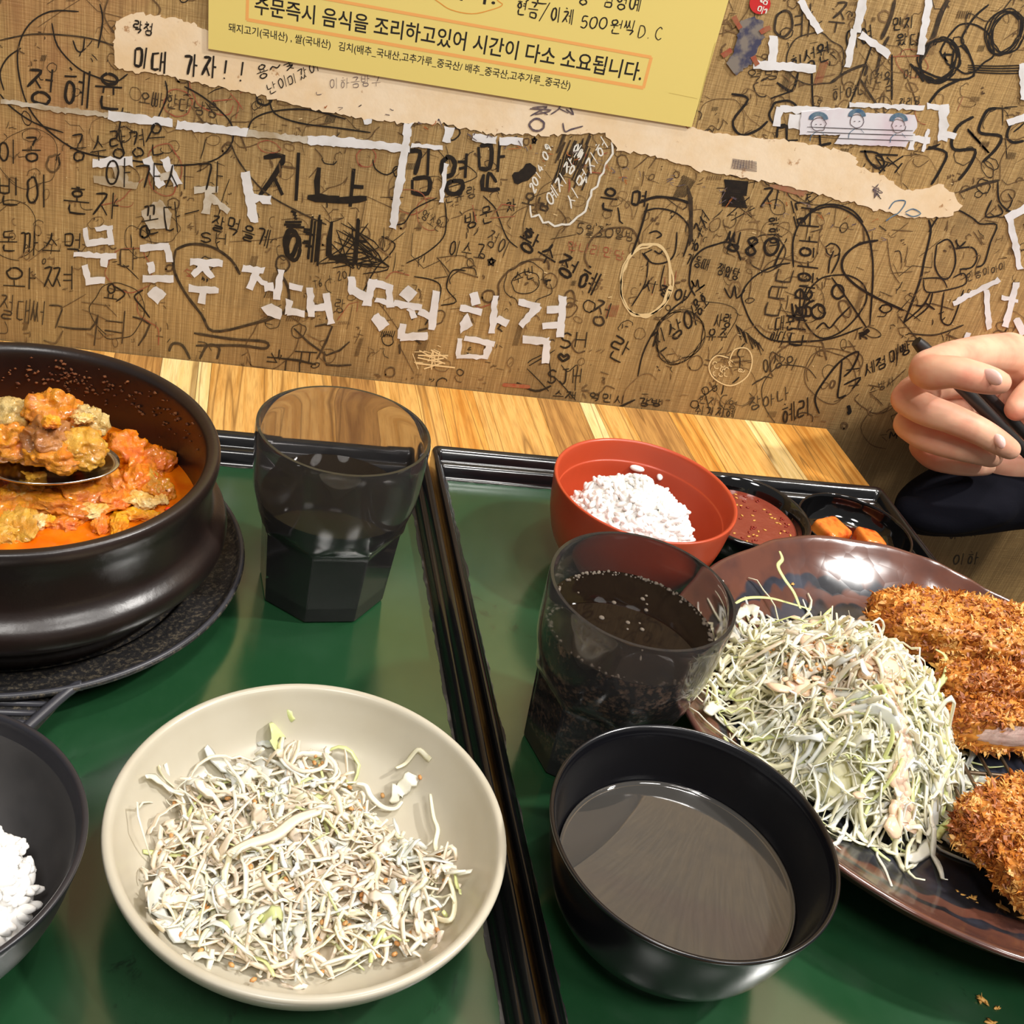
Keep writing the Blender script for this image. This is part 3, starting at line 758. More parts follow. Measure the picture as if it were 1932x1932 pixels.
grain(1234, 864, FZ+.0455, .1, 'topmost of the stray rice grains stuck inside the orange bowl')
grain(1202, 884, FZ+.0410, -.3, 'stray rice grain nearest the rice heap in the orange bowl')
grain(1240, 882, FZ+.0425, -1.0, 'middle stray rice grain of the chain inside the orange bowl')
grain(1245, 898, FZ+.0395, 1.2, 'lowest stray rice grain of the chain inside the orange bowl')

# ------------------------------------------------------------------ sauce and radish cubes
k = N('dipping_sauce'); k.col(k.mix(k.noise(130, 4), lin((118, 44, 30)), lin((138, 70, 54)))); k.set(Roughness=.12, Specular_IOR_Level=.6); k.bump(k.noise(380, 3), .3, .0008)
V, Fc = lathe_data([(.0001, .0205), (.012, .0205), (.022, .0205), (.0295, .0205), (.0307, .0202)], 64)
o = mesh('dipping_sauce', V, Fc, k.m, None, (*SAUCE, FZ)); tag(o, 'red-brown chili dipping sauce in the small black bowl', 'sauce', kind='stuff')
sd = MB(); r = random.Random(51)
for i in range(95):
    a = r.uniform(0, 2*PI); q = math.sqrt(r.random())*.029
    V, Fc = blob(.0013, .0007, .0004, .1, 1, i, 1, rotm(0, 0, r.uniform(0, 6)), (SAUCE[0]+q*math.cos(a), SAUCE[1]+q*math.sin(a), FZ+.0207)); sd.add(V, Fc, 0 if r.random() < .6 else 1)
tag(sd.build('pepper_seeds', [simple('pepper_seed', (216, 160, 74), .3), simple('chili_flake_dark', (132, 30, 14), .4)]), 'pepper seeds and chili flakes floating in the dipping sauce', 'seeds', kind='stuff')
M_RAD = simple('radish_kimchi', (232, 132, 52), .16, (196, 62, 20), 110, .48, .66, .15, 300, Subsurface_Weight=.2, Subsurface_Radius=(.004, .002, .001))
V, Fc = lathe_data([(.0001, .0072), (.012, .0072), (.024, .0073)], 48)
o = mesh('kimchi_juice', V, Fc, simple('kimchi_juice', (60, 18, 8), .05), None, (*KK, FZ)); tag(o, 'dark red kimchi juice at the bottom of the small black side dish', 'juice', kind='stuff')
for i, (px, py, z, s, lab) in enumerate([(1563, 1010, .0180, .0104, 'larger orange radish kimchi cube in the small black bowl'), (1637, 1026, .0160, .0088, 'smaller orange radish kimchi cube, right one in the small black bowl')]):
    q = at(px, py, z); V, Fc = blob(s, s*.82, s*.74, .03, 1.2, i+3, 4, rotm(.12, .1, .5+i), (0, 0, 0), 9)
    tag(mesh('radish_cube', V, Fc, M_RAD, None, q), lab, 'radish kimchi', 'radish kimchi cubes')

# ------------------------------------------------------------------ cutlet slices and rack
M_CR = [simple('golden_crumb', (212, 142, 60), .42, (190, 112, 38), 130), simple('brown_crumb', (166, 94, 36), .45, (138, 70, 24), 130), simple('pale_crumb', (228, 174, 94), .42)]
M_MEAT = simple('pork_meat', (226, 196, 184), .4, (206, 168, 156), 160, .4, .66, .3, 500, Subsurface_Weight=.2, Subsurface_Radius=(.004, .002, .002))
def flake(mb, r, p, nrm, L, w, mi):
    t = Vector((r.gauss(0, 1), r.gauss(0, 1), r.gauss(0, 1))); t = (t-nrm*t.dot(nrm)*.55).normalized()
    s_ = t.cross(nrm); s_ = (s_.normalized() if s_.length > 1e-4 else Vector((1, 0, 0)))*w; u = t.cross(s_).normalized()*w*.6
    c = p+t*L*.55+nrm*L*.15; e = p+t*L
    V = [p-s_, p+s_, p+u, c-s_*.9+nrm*w*.4, c+s_*.9+nrm*w*.4, c+u*.8+nrm*w*.6, e+nrm*w]
    mb.add([tuple(v) for v in V], [(0, 3, 4, 1), (1, 4, 5, 2), (2, 5, 3, 0), (3, 6, 4), (4, 6, 5), (5, 6, 3), (0, 1, 2)], mi)
def cutlet(label, A, B, hw, hh, seed, ncr, face=None, tilt=0.0, zbase=.0212):
    z = zbase+hh
    a = at(*A, z); b = at(*B, z); c = (a+b)/2; d = b-a; L = d.length/2+hw*.3; ang = math.atan2(d.y, d.x)
    t = thing('cutlet_slice', label, 'pork cutlet', c, 'fried pork cutlet slices', ang)
    r = random.Random(seed)
    V, Fc = blob(L, hw, hh, .13, 2.0, seed, 5, rotm(tilt, 0, 0), (0, 0, 0), 3.2)
    if face:                                   # flatten the cut side
        nx, ny, nz, off = face; nv = Vector((nx, ny, nz)).normalized()
        V = [tuple(Vector(v)-nv*max(0, Vector(v).dot(nv)-off)) for v in V]
    V = [(v[0]+.0011*noise.noise(Vector(v)*420), v[1]+.0011*noise.noise(Vector(v)*420+Vector((9, 0, 0))), v[2]+.0014*noise.noise(Vector(v)*380+Vector((0, 7, 0)))) for v in V]
    o = mesh('crust', V, Fc, M_CR[0], t); me = o.data
    cr = MB(); PF = [p for p in me.polygons if p.normal.z > -.5]; WT = [p.area for p in PF]
    if face: f1 = Vector((0, 0, 1)).cross(nv).normalized(); f2 = nv.cross(f1)
    class Pt: pass
    for p_ in r.choices(PF, WT, k=int(ncr*1.25)):
        v = Pt(); v.co = p_.center; nr_ = p_.normal
        if face and nv.dot(v.co) > off-.0016 and nv.dot(nr_) > .3 and (v.co.dot(f1)/((L if abs(nv.y) > .6 else hw)*.84))**2+(v.co.dot(f2)/(hh*.66))**2 < 1: continue
        k_ = noise.noise(v.co*90+Vector((seed, 0, 0)))
        flake(cr, r, v.co-nr_*.0003, nr_, r.choice([.0016, .0024, .0032, .0044])*r.uniform(.7, 1.2), r.choice([.0002, .0004, .0006, .0009]), 1 if k_ < -.14 or r.random() < .15 else (2 if k_ > .20 or r.random() < .18 else 0))
    tag(cr.build('crumb_coating', M_CR, t, smooth=False), kind='stuff')
    if face:
        # the pale meat, standing just proud of the flattened cut
        Vb, Fb = ICO[4]; e1 = Vector((0, 0, 1)).cross(nv).normalized(); e2 = nv.cross(e1); VV = []
        for v in Vb:
            u = v[0]*L*.80 if abs(nv.y) > .6 else v[0]*hw*.8
            wob = 1+.12*noise.noise(Vector((v[0]*3, v[1]*3, seed)))
            VV.append(tuple(e1*u*wob+e2*v[1]*hh*.62*wob+nv*(off-.0012+v[2]*.0022+.0005*noise.noise(Vector((v[0]*14, v[1]*14, seed))))))
        mesh('meat', VV, Fb, M_MEAT, t)
    return t
cutlet('largest golden cutlet slice, topmost beside the cabbage mound', (1672, 1165), (1985, 1215), .0215, .0120, 1, 5200)
cutlet('second cutlet slice down, between the largest slice and the cut one', (1786, 1290), (1990, 1312), .0115, .0110, 2, 3600)
cutlet('cutlet slice showing its pale pork side, third down', (1795, 1362), (2000, 1375), .0115, .0100, 3, 3400, (0, -1, .12, .0085))
cutlet('ragged cutlet slice lying across the rack wires', (1834, 1578), (1990, 1506), .0140, .0110, 4, 4600, (.75, -.65, .2, .0150))
cutlet('lowest cutlet slice at the right edge of the photo', (1918, 1665), (2010, 1640), .0150, .0105, 5, 3200, None, 0, .0200)
M_WIRE = simple('greasy_steel_wire', (128, 112, 92), .35, (84, 66, 48), 80, Metallic=.7)
rk = thing('wire_rack', 'steel wire draining rack under the cutlet slices on the brown plate', 'rack', (PC[0], PC[1], PZ))
w0 = at(1765, 1418, .0195)-Vector((PC[0], PC[1], PZ)); w1 = at(1908, 1692, .0195)-Vector((PC[0], PC[1], PZ)); dW = (w1-w0).normalized(); sW = Vector((-dW.y, dW.x, 0)); sW = sW if sW.x > 0 else -sW
for i in range(8):
    mb = MB(); off = sW*(.0112*i); e = .045-.003*i
    a_ = w0+off-dW*(.050-.002*i); b_ = w1+off+dW*(.004-.001*i)
    mb.tube([a_, b_], .00085 if i else .0011, 8); mb.build('wire', M_WIRE, rk)
for f in (.12, .75):
    mb = MB(); p = w0+(w1-w0)*f; mb.tube([p-sW*.002+Vector((0, 0, -.0018)), p+sW*.082+Vector((0, 0, -.0018))], .0010, 8); mb.build('cross_wire', M_WIRE, rk)
    for g_ in (0, .08):
        mb = MB(); q = p+sW*g_; mb.tube([q+Vector((0, 0, -.0018)), (q.x, q.y, .0005)], .0010, 8); mb.build('foot', M_WIRE, rk)
r = random.Random(61)
def crumb(px, py, z, s, label, rot=0):
    mb = MB()
    for i in range(5):
        flake(mb, r, Vector((r.gauss(0, s*.3), r.gauss(0, s*.2), 0)), Vector((0, 0, 1)), s, s*.3, 0)
    V, Fc = blob(s, s*.45, s*.3, .4, 2, px, 2, rotm(0, 0, rot)); mb.add(V, Fc, 0)
    q = at(px, py, z-T+s*.25); tag(mb.build('fried_crumb', [M_CR[2], M_CR[1]], None, q), label, 'crumb', 'fallen crumbs')
crumb(1815, 1690, PZ+.0012, .0022, 'pale fried crumb lying on the brown plate', -.3)
crumb(1836, 1698, PZ+.0014, .0024, 'orange fried crumb beside the pale one on the brown plate', -.6)
crumb(1893, 1714, PZ+.002, .0030, 'longest fried crumb on the plate below the rack', -.8)
crumb(1853, 1885, FZ, .0024, 'fried crumb dropped on the green tray, upper one', -.9)
crumb(1880, 1902, FZ, .0014, 'tiny pale crumb beside the upper crumb on the green tray', .2)
crumb(1868, 1929, FZ, .0022, 'fried crumb on the green tray at the bottom edge of the photo', -.2)
crumb(1495, 1102, PZ+.012, .0014, 'single sesame crumb on the plate behind the cabbage', .4)

# ------------------------------------------------------------------ stew pieces, spoon
def wet(name, a, b, sc_=70, rough=.09, lo=.42, hi=.62):
    k = N(name); k.col(k.mix(k.ramp(k.noise(sc_, 5, rough=.65), [(lo, (0, 0, 0)), (hi, (1, 1, 1))]), lin(a), lin(b)))
    k.set(Roughness=rough, Specular_IOR_Level=.6, Coat_Weight=.8, Coat_Roughness=.06, Subsurface_Weight=.1, Subsurface_Radius=(.004, .002, .001)); k.bump(k.noise(330, 5, rough=.75), .9, .0016); return k.m
M_KR = wet('red_kimchi', (238, 138, 6), (226, 106, 0), 120); M_KO = wet('orange_kimchi', (232, 150, 26), (212, 114, 8), 110); M_KY = wet('yellow_kimchi_stem', (226, 172, 60), (208, 140, 30), 90)
M_PK = wet('stewed_pork', (168, 104, 44), (190, 126, 62)); M_EG = wet('egg_curd', (236, 180, 84), (244, 212, 146)); M_EY = wet('egg_yolk', (248, 176, 20), (240, 140, 16)); M_TF = wet('pale_stewed_radish', (216, 188, 124), (202, 160, 80))
KIND = {'kr': ('kimchi_piece', M_KR, 'red-orange kimchi piece floating in the stew of the stone pot', 'kimchi', 'red kimchi pieces in the stew'),
        'ko': ('kimchi_piece', M_KO, 'glossy orange kimchi piece floating in the stew of the stone pot', 'kimchi', 'orange kimchi pieces in the stew'),
        'ky': ('kimchi_chunk', M_KY, 'yellowish kimchi stem floating in the stew of the stone pot', 'kimchi', 'kimchi stems in the stew'),
        'eg': ('egg_curd', M_EG, 'pale curd of egg floating in the stew of the stone pot', 'egg', 'egg curds in the stew'),
        'ey': ('egg_curd', M_EY, 'bright yellow curd of egg floating in the stew of the stone pot', 'egg', 'yellow egg curds in the stew')}
def chunk(kind, px, py, z, sx, sy, sz, seed, rot=0.0, amp=.38, own=None, freq=1.6, label=None):
    nm, mt, lb, ct, gp = KIND.get(kind, (None,)*5) if own is None else own
    q = at(px, py, z-T); V, Fc = blob(sx, sy, sz, amp, freq, seed, 5, rotm(.2*math.sin(seed), .2*math.cos(seed), rot))
    V = [(v[0]+.0010*noise.noise(Vector(v)*330), v[1]+.0010*noise.noise(Vector(v)*330+Vector((5, 0, 0))), v[2]+.0010*noise.noise(Vector(v)*300)+.0007*noise.noise(Vector(v)*800)) for v in V]
    tag(mesh(nm, V, Fc, mt, None, q), label or lb, ct, gp)
Z = SZ
STEW_LABELS = ['big red-orange lump standing highest right of the spoon', 'red-orange lump right of the spoon, just below the highest one', "small red-orange lump nearest the stone pot's right inner wall", "slender yellow stem by the pot's right inner wall", "orange kimchi under the spoon's right tip", 'orange kimchi in the middle of the stew below the spoon', 'yellow translucent kimchi stem just below the spoon', 'broad orange kimchi piece below the yellow stem', "flat red kimchi right of the stew's middle", "palest egg curd, right of the stew's middle", "small pale egg curd at the stew's centre", "long bright yellow egg strip at the stew's lower right edge", 'yellow egg strip just above the longest one', 'cream egg lump floating on open broth at lower left', 'tiny yellow egg bit touching the cream lump', 'bright yellow egg lump at the left edge under the spoon', "yellow stem slab at the stew's lower left", 'orange kimchi at the left edge above the yellow slab', "thin cream egg flap hanging at the spoon's right edge", "tiny cream egg dot near the pot's lower right inner wall", 'small red piece low in the open broth', "orange piece between the red lumps and the pot's right wall", 'yellow piece lowest at the left edge of the stew', "thin red piece low right of the stew's middle", "orange piece outside the photo's left edge, front one", "red piece outside the photo's left edge", "orange piece outside the photo's left edge, rear one"]
for i, a in enumerate([('kr', 232, 852, .006, .0105, .0090, .0085), ('kr', 262, 900, .003, .0120, .0085, .0060), ('kr', 292, 872, .003, .0080, .0100, .0060), ('ky', 284, 905, .0045, .0042, .0105, .0030),
        ('ko', 190, 905, .004, .0120, .0090, .0060), ('ko', 150, 935, .003, .0120, .0090, .0055), ('ky', 62, 915, .005, .0110, .0095, .0050), ('ko', 100, 950, .003, .0150, .0085, .0050),
        ('kr', 215, 945, .002, .0110, .0080, .0040), ('eg', 268, 945, .003, .0085, .0055, .0028), ('eg', 172, 965, .003, .0060, .0045, .0030), ('ey', 225, 985, .0015, .0130, .0040, .0020), ('ey', 255, 972, .0015, .0095, .0040, .0022),
        ('eg', 72, 986, .0025, .0045, .0035, .0028), ('ey', 92, 985, .0018, .0035, .0030, .0022), ('ey', 10, 938, .004, .0075, .0050, .0030), ('ky', 28, 985, .002, .0120, .0085, .0030), ('ko', 12, 962, .002, .0110, .0080, .0035),
        ('eg', 140, 905, .0075, .0045, .0075, .0020), ('eg', 305, 944, .002, .0032, .0024, .0022), ('kr', 130, 985, .001, .0070, .0050, .0024), ('ko', 300, 925, .002, .0080, .0060, .0035), ('ky', 5, 1010, .001, .0085, .0060, .0024),
        ('kr', 190, 990, .001, .0060, .0035, .0020), ('ko', -30, 940, .003, .0130, .0100, .0050), ('kr', -60, 900, .003, .0130, .0120, .0050), ('ko', -50, 870, .003, .0120, .0120, .0050)]):
    chunk(a[0], a[1], a[2], Z+a[3]*.8, a[4], a[5], a[6], i+1, i*1.3, label=STEW_LABELS[i])
# metal spoon resting in the stew, loaded
M_STEEL = simple('spoon_steel', (196, 190, 182), .16, Metallic=1.0)
sp_c = at(92, 862, .0640)
sp = thing('spoon', 'steel spoon heaped with kimchi and meat, resting in the stone pot', 'spoon', sp_c)
V = []; Fc = []; nr, na = 10, 64
for side in (0, 1):
    for i in range(nr+1):
        for j in range(na):
            q = i/nr; a = 2*PI*j/na; x = .0290*q*math.cos(a); y = (.0205-.003*math.cos(a))*q*math.sin(a)
            V.append((x, y, -.0080*(1-q*q)-(.0009 if side else 0)))
    b0 = side*(nr+1)*na
    for i in range(nr):
        for j in range(na):
            a, b = b0+i*na+j, b0+i*na+(j+1) % na; f = (a, b, b+na, a+na); Fc.append(f if not side else f[::-1])
for j in range(na):
    a, b = nr*na+j, nr*na+(j+1) % na; Fc.append((a, b, b+(nr+1)*na, a+(nr+1)*na))
mesh('spoon_bowl', V, Fc, M_STEEL, sp)
mb = MB(); mb.tube(crom([(-.0275, 0, -.0005), (-.036, .001, .0035), (-.052, .003, .0120), (-.085, .008, .0270), (-.125, .014, .0430)], 5), [.0042]*6+[.0034]*15, 8, flat=.35, up=(0, 1, 0.0)); mb.build('handle', M_STEEL, sp)
own = lambda n, m_, l, c: (n, m_, l, c, 'food heaped on the spoon')
chunk('', 100, 785, T+.0740, .0125, .0100, .0110, 31, .4, .4, own('kimchi_piece', M_KO, 'orange lump of kimchi on top of the spoon', 'kimchi'), 2.0)
chunk('', 92, 835, T+.0705, .0110, .0100, .0090, 32, .1, .35, own('meat_piece', M_PK, 'brown chunk of stewed meat at the middle of the spoon', 'meat'), 2.2)
chunk('', 150, 845, T+.0690, .0120, .0105, .0070, 33, -.5, .3, own('kimchi_chunk', M_KY, 'translucent yellow kimchi stem at the spoon\'s right', 'kimchi'))
chunk('', 165, 800, T+.0700, .0085, .0085, .0075, 34, .8, .35, own('kimchi_chunk', M_TF, 'pale kimchi stem at the spoon\'s upper right', 'kimchi'))
chunk('', 18, 790, T+.0700, .0125, .0110, .0080, 35, .2, .3, own('radish_piece', M_TF, 'pale radish slab at the left edge of the spoon', 'radish'))
chunk('', 30, 838, T+.0670, .0130, .0090, .0080, 36, .2, .4, own('kimchi_piece', M_KO, 'dark orange kimchi at the spoon\'s lower left', 'kimchi'), 2.0)
chunk('', 98, 797, T+.0825, .0040, .0034, .0028, 37, .3, .3, own('egg_curd', M_EY, 'bright yellow egg bit on top of the spoonful', 'egg'))
chunk('', 158, 790, T+.0775, .0050, .0022, .0024, 38, .5, .4, own('egg_curd', M_EG, 'pale egg shred on the spoonful, right of the yellow bit', 'egg'))
chunk('', 120, 850, T+.0680, .0150, .0120, .0065, 39, .5, .3, own('kimchi_piece', M_KO, 'flat orange kimchi leaf under the meat on the spoon', 'kimchi'))
fl_ = MB(); r = random.Random(71)
for i in range(190):
    a = r.uniform(.25, PI-.35) if i % 3 else r.gauss(1.45, .22); z = r.gauss(.0560, .0042); rad = interp(z, [(.03, .0748), (.05, .0756), (.064, .0760), (.068, .0775)])
    s_ = r.uniform(.0003, .0010); V, Fc = blob(s_*1.2, s_*.8, s_*.6, .9, 2.6, i*.37, 2, rotm(0, 0, i), ((rad-.0002)*math.cos(a), (rad-.0002)*math.sin(a), min(z, .064))); fl_.add(V, Fc)
o = fl_.build('chili_flakes', simple('dried_chili_flake', (126, 76, 38), .95, (92, 46, 22), 200), pot); tag(o, kind='stuff')
V, Fc = blob(.0019, .0013, .001, .3, 2, 3, 2); q = at(319, 961, .0785)
tag(mesh('chili_bit', V, Fc, simple('wet_red_chili', (214, 60, 24), .15), None, q), 'red chili bit stuck on the rim of the stone pot', 'chili')
# ------------------------------------------------------------------ the diner's hand, sleeve and chopsticks
def skin_mat():
    k = N('skin'); k.col(k.mix(k.ramp(k.noise(38, 3), [(.38, (0, 0, 0)), (.66, (1, 1, 1))]), lin((232, 182, 152)), lin((222, 150, 124))))
    k.set(Roughness=.5, Subsurface_Weight=.3, Subsurface_Radius=(.008, .003, .0015), Specular_IOR_Level=.35); k.bump(k.noise(700, 3), .12, .0004); return k.m
M_SKIN = skin_mat(); M_NAIL = simple('fingernail', (250, 206, 196), .25, Subsurface_Weight=.2, Subsurface_Radius=(.004, .002, .001))
kf = N('navy_black_cloth'); kf.set(Base_Color=lin((15, 15, 24)), Roughness=.9, Specular_IOR_Level=.15); kf.bump(kf.noise(900, 2), .3, .0005); M_CLOTH = kf.m
def limb(points):       # [(px, py, y, radius in m)] -> smooth chain of overlapping tapered tubes
    P = [aty(px, py, y) for px, py, y, _ in points]; R_ = [q[3] for q in points]
    C = crom([tuple(p)+(r_,) for p, r_ in zip(P, R_)], 7); return C
def sdf_mesh(name, chains, vox, mat, parent, smooth_it=6, origin=None):
    mb = MB(); V0, F0 = ICO[2]
    for ch in chains:
        C = limb(ch)
        mb.tube([c[:3] for c in C], [c[3] for c in C], 16)
        for c in (C[0], C[-1]):
            mb.add([tuple(np.array(v)*c[3]+c[:3]) for v in V0], F0)
        for c in C[1:-1:3]:
            mb.add([tuple(np.array(v)*c[3]*.995+c[:3]) for v in V0], F0)
    if origin is not None: mb.V = [tuple(np.array(v)-np.array(origin)) for v in mb.V]
    o = mb.build(name, mat, parent)
    rm = mod(o, 'REMESH', mode='VOXEL', voxel_size=vox, use_smooth_shade=True)
    sm = mod(o, 'SMOOTH', factor=.6, iterations=smooth_it)
    return o
hc = aty(1830, 790, .59)
person = thing('person', 'person reaching in from the right: bare hand with dark navy sleeve holding chopsticks', 'person', hc)
k_ = 1/2950
chains = [
    # index finger: proximal, then middle and end pieces coming back toward the nail
    [(1905, 668, .628, .0150), (1850, 668, .612, .0125), (1795, 676, .596, .0112), (1748, 692, .583, .0106)],
    [(1746, 700, .583, .0108), (1762, 703, .572, .0112), (1800, 702, .562, .0100), (1835, 710, .557, .0098), (1868, 718, .555, .0088), (1886, 722, .556, .0074)],
    # middle finger
    [(1860, 715, .625, .0150), (1790, 715, .612, .0130), (1722, 742, .600, .0115)],
    [(1712, 752, .598, .0112), (1745, 772, .586, .0106), (1795, 790, .576, .0098), (1845, 812, .569, .0092), (1880, 832, .565, .0084), (1906, 848, .565, .0070)],
    # ring finger
    [(1850, 760, .630, .0150), (1785, 768, .618, .0130), (1722, 792, .606, .0108)],
    [(1714, 800, .604, .0105), (1745, 822, .592, .0100), (1790, 838, .583, .0095), (1835, 850, .579, .0088), (1872, 862, .580, .0075)],
    # little finger
    [(1850, 800, .635, .0145), (1790, 815, .622, .0115), (1742, 838, .610, .0092)],
    [(1740, 842, .609, .0092), (1762, 862, .600, .0090), (1795, 872, .594, .0084), (1830, 878, .592, .0076), (1862, 880, .594, .0064)],
    # palm, heel of the hand and wrist
    [(1880, 700, .645, .020), (1870, 770, .645, .022), (1865, 835, .635, .0185)],
    [(1915, 700, .640, .019), (1935, 780, .635, .023), (1930, 845, .625, .020)],
    [(1830, 862, .622, .0125), (1880, 872, .612, .0140), (1935, 868, .610, .0165), (1990, 868, .612, .022)],
    [(1920, 790, .640, .024), (1990, 830, .632, .026), (2060, 880, .625, .027)],
    # thumb coming round behind the chopsticks
    [(1990, 730, .622, .0150), (1960, 735, .604, .0115), (1935, 752, .590, .0095), (1918, 772, .580, .0082)],
    [(1905, 668, .628, .0150), (1940, 700, .632, .018), (1990, 740, .630, .020)],
]
sdf_mesh('body', chains, .0013, M_SKIN, person, 8, hc)
def nail(px, py, y, rx, ry, rot, yaw, pitch=0):
    q = aty(px, py, y)-hc; from_view = Vector(ray(px, py)).normalized()
    V, Fc = ICO[3]; M = from_view.to_track_quat('Y', 'Z').to_matrix() @ rotm(pitch, 0, yaw) @ rotm(0, rot, 0)
    VV = [tuple(M @ Vector((v[0]*rx*(1 if v[0] > 0 else 1), v[1]*.0017-.0022*(1-v[2]**2)*.5, v[2]*ry))+q) for v in V]
    mesh('fingernail', VV, Fc, M_NAIL, person)
nail(1873, 711, .5470, .0068, .0047, .12, -.35, .45)
nail(1886, 832, .5570, .0052, .0036, .65, -.35, .35)
sl = sdf_mesh('sleeve', [
    [(1738, 958, .615, .020), (1775, 948, .612, .026), (1840, 935, .612, .029), (1920, 920, .615, .031), (2010, 905, .62, .036), (2120, 900, .60, .042)],
    [(1712, 958, .600, .0095), (1745, 972, .596, .012), (1800, 975, .592, .013), (1880, 950, .594, .016)],
    [(1782, 915, .632, .017), (1830, 912, .630, .021), (1900, 905, .632, .025), (1990, 890, .64, .03)]], .0022, M_CLOTH, person, 10, hc)
M_CHOP = simple('black_chopstick', (30, 26, 25), .42)
def chop(name, label, a, b, ra, rb):
    A_, B_ = aty(*a), aty(*b); d = B_-A_
    V, Fc = tube_data([(0, 0, 0), tuple(d*.02), tuple(d*.98), tuple(d)], [ra*.8, ra, rb, rb*.8], 16)
    o = mesh(name, V, Fc, M_CHOP, None, A_); mod(o, 'EDGE_SPLIT', split_angle=.6); tag(o, label, 'chopsticks', 'pair of chopsticks in the hand'); return o
chop('chopstick', 'front black chopstick crossing the hand under its top finger', (1729, 644, .596), (2240, 1160, .53), .0044, .0030)
chop('chopstick', 'rear black chopstick with only its blunt end showing above the hand', (1778, 660, .612), (2280, 1170, .555), .0040, .0028)
# ------------------------------------------------------------------ writing on the wall
CHO = 'ㄱㄲㄴㄷㄸㄹㅁㅂㅃㅅㅆㅇㅈㅉㅊㅋㅌㅍㅎ'; JUNG = 'ㅏㅐㅑㅒㅓㅔㅕㅖㅗㅘㅙㅚㅛㅜㅝㅞㅟㅠㅡㅢㅣ'; JONG = ' ㄱㄲㄳㄴㄵㄶㄷㄹㄺㄻㄼㄽㄾㄿㅀㅁㅂㅄㅅㅆㅇㅈㅊㅋㅌㅍㅎ'
circ = [(.5+.42*math.cos(a), .5+.45*math.sin(a)) for a in [PI*.6+2*PI*i/11 for i in range(12)]]
CO = {'ㄱ': [[(.05, .9), (.9, .92), (.8, .45), (.6, 0)]], 'ㄴ': [[(.1, .95), (.12, .1), (.95, .12)]], 'ㄷ': [[(.1, .9), (.9, .92)], [(.12, .9), (.14, .1), (.95, .1)]],
      'ㄹ': [[(.1, .95), (.88, .95), (.85, .55), (.12, .5), (.12, .05), (.95, .08)]], 'ㅁ': [[(.12, .92), (.14, .08)], [(.12, .92), (.88, .92), (.85, .08), (.14, .08)]],
      'ㅂ': [[(.12, 1), (.14, .02), (.86, .02)], [(.86, 1), (.86, .02)], [(.13, .5), (.86, .5)]], 'ㅅ': [[(.52, 1), (.4, .5), (.02, .02)], [(.45, .6), (.95, .05)]],
      'ㅇ': [circ], 'ㅈ': [[(.08, .92), (.88, .95), (.5, .5), (.02, .02)], [(.5, .5), (.95, .05)]], 'ㅊ': [[(.4, 1.1), (.62, 1.02)], [(.08, .78), (.88, .8), (.5, .42), (.02, .02)], [(.5, .42), (.95, .05)]],
      'ㅋ': [[(.05, .92), (.9, .92), (.8, .4), (.6, 0)], [(.05, .5), (.82, .52)]], 'ㅌ': [[(.1, .95), (.9, .95)], [(.12, .95), (.14, .05), (.95, .05)], [(.12, .5), (.85, .5)]],
      'ㅍ': [[(.05, .92), (.95, .92)], [(.3, .9), (.33, .1)], [(.7, .9), (.67, .1)], [(0, .08), (1, .08)]], 'ㅎ': [[(.4, 1.1), (.62, 1.05)], [(.1, .82), (.9, .84)], [(.5+.3*math.cos(a), .34+.32*math.sin(a)) for a in [2*PI*i/9 for i in range(10)]]]}
for d, b in (('ㄲ', 'ㄱ'), ('ㄸ', 'ㄷ'), ('ㅃ', 'ㅂ'), ('ㅆ', 'ㅅ'), ('ㅉ', 'ㅈ')):
    CO[d] = [[(x*.48, y) for x, y in s] for s in CO[b]]+[[(x*.48+.5, y) for x, y in s] for s in CO[b]]
COMB = {'ㄳ': 'ㄱㅅ', 'ㄵ': 'ㄴㅈ', 'ㄶ': 'ㄴㅎ', 'ㄺ': 'ㄹㄱ', 'ㄻ': 'ㄹㅁ', 'ㄼ': 'ㄹㅂ', 'ㄽ': 'ㄹㅅ', 'ㅀ': 'ㄹㅎ', 'ㅄ': 'ㅂㅅ'}
VV_ = {'ㅏ': [[(.4, 1), (.4, 0)], [(.4, .52), (.9, .52)]], 'ㅑ': [[(.4, 1), (.4, 0)], [(.4, .65), (.9, .65)], [(.4, .38), (.9, .38)]], 'ㅓ': [[(.7, 1), (.7, 0)], [(.15, .52), (.7, .52)]], 'ㅕ': [[(.7, 1), (.7, 0)], [(.15, .66), (.7, .66)], [(.15, .4), (.7, .4)]],
       'ㅣ': [[(.5, 1), (.5, 0)]], 'ㅐ': [[(.25, .95), (.25, .05)], [(.8, 1), (.8, 0)], [(.25, .52), (.8, .52)]], 'ㅔ': [[(.45, .95), (.45, .05)], [(.85, 1), (.85, 0)], [(.05, .52), (.45, .52)]], 'ㅖ': [[(.45, .95), (.45, .05)], [(.85, 1), (.85, 0)], [(.05, .66), (.45, .66)], [(.05, .4), (.45, .4)]], 'ㅒ': [[(.25, .95), (.25, .05)], [(.8, 1), (.8, 0)], [(.25, .66), (.8, .66)], [(.25, .4), (.8, .4)]]}
VH = {'ㅗ': [[(.5, .9), (.5, .3)], [(0, .25), (1, .28)]], 'ㅛ': [[(.33, .9), (.33, .3)], [(.67, .9), (.67, .3)], [(0, .25), (1, .28)]], 'ㅜ': [[(0, .75), (1, .78)], [(.5, .75), (.5, 0)]], 'ㅠ': [[(0, .75), (1, .78)], [(.33, .75), (.3, 0)], [(.67, .75), (.67, 0)]], 'ㅡ': [[(0, .5), (1, .53)]]}
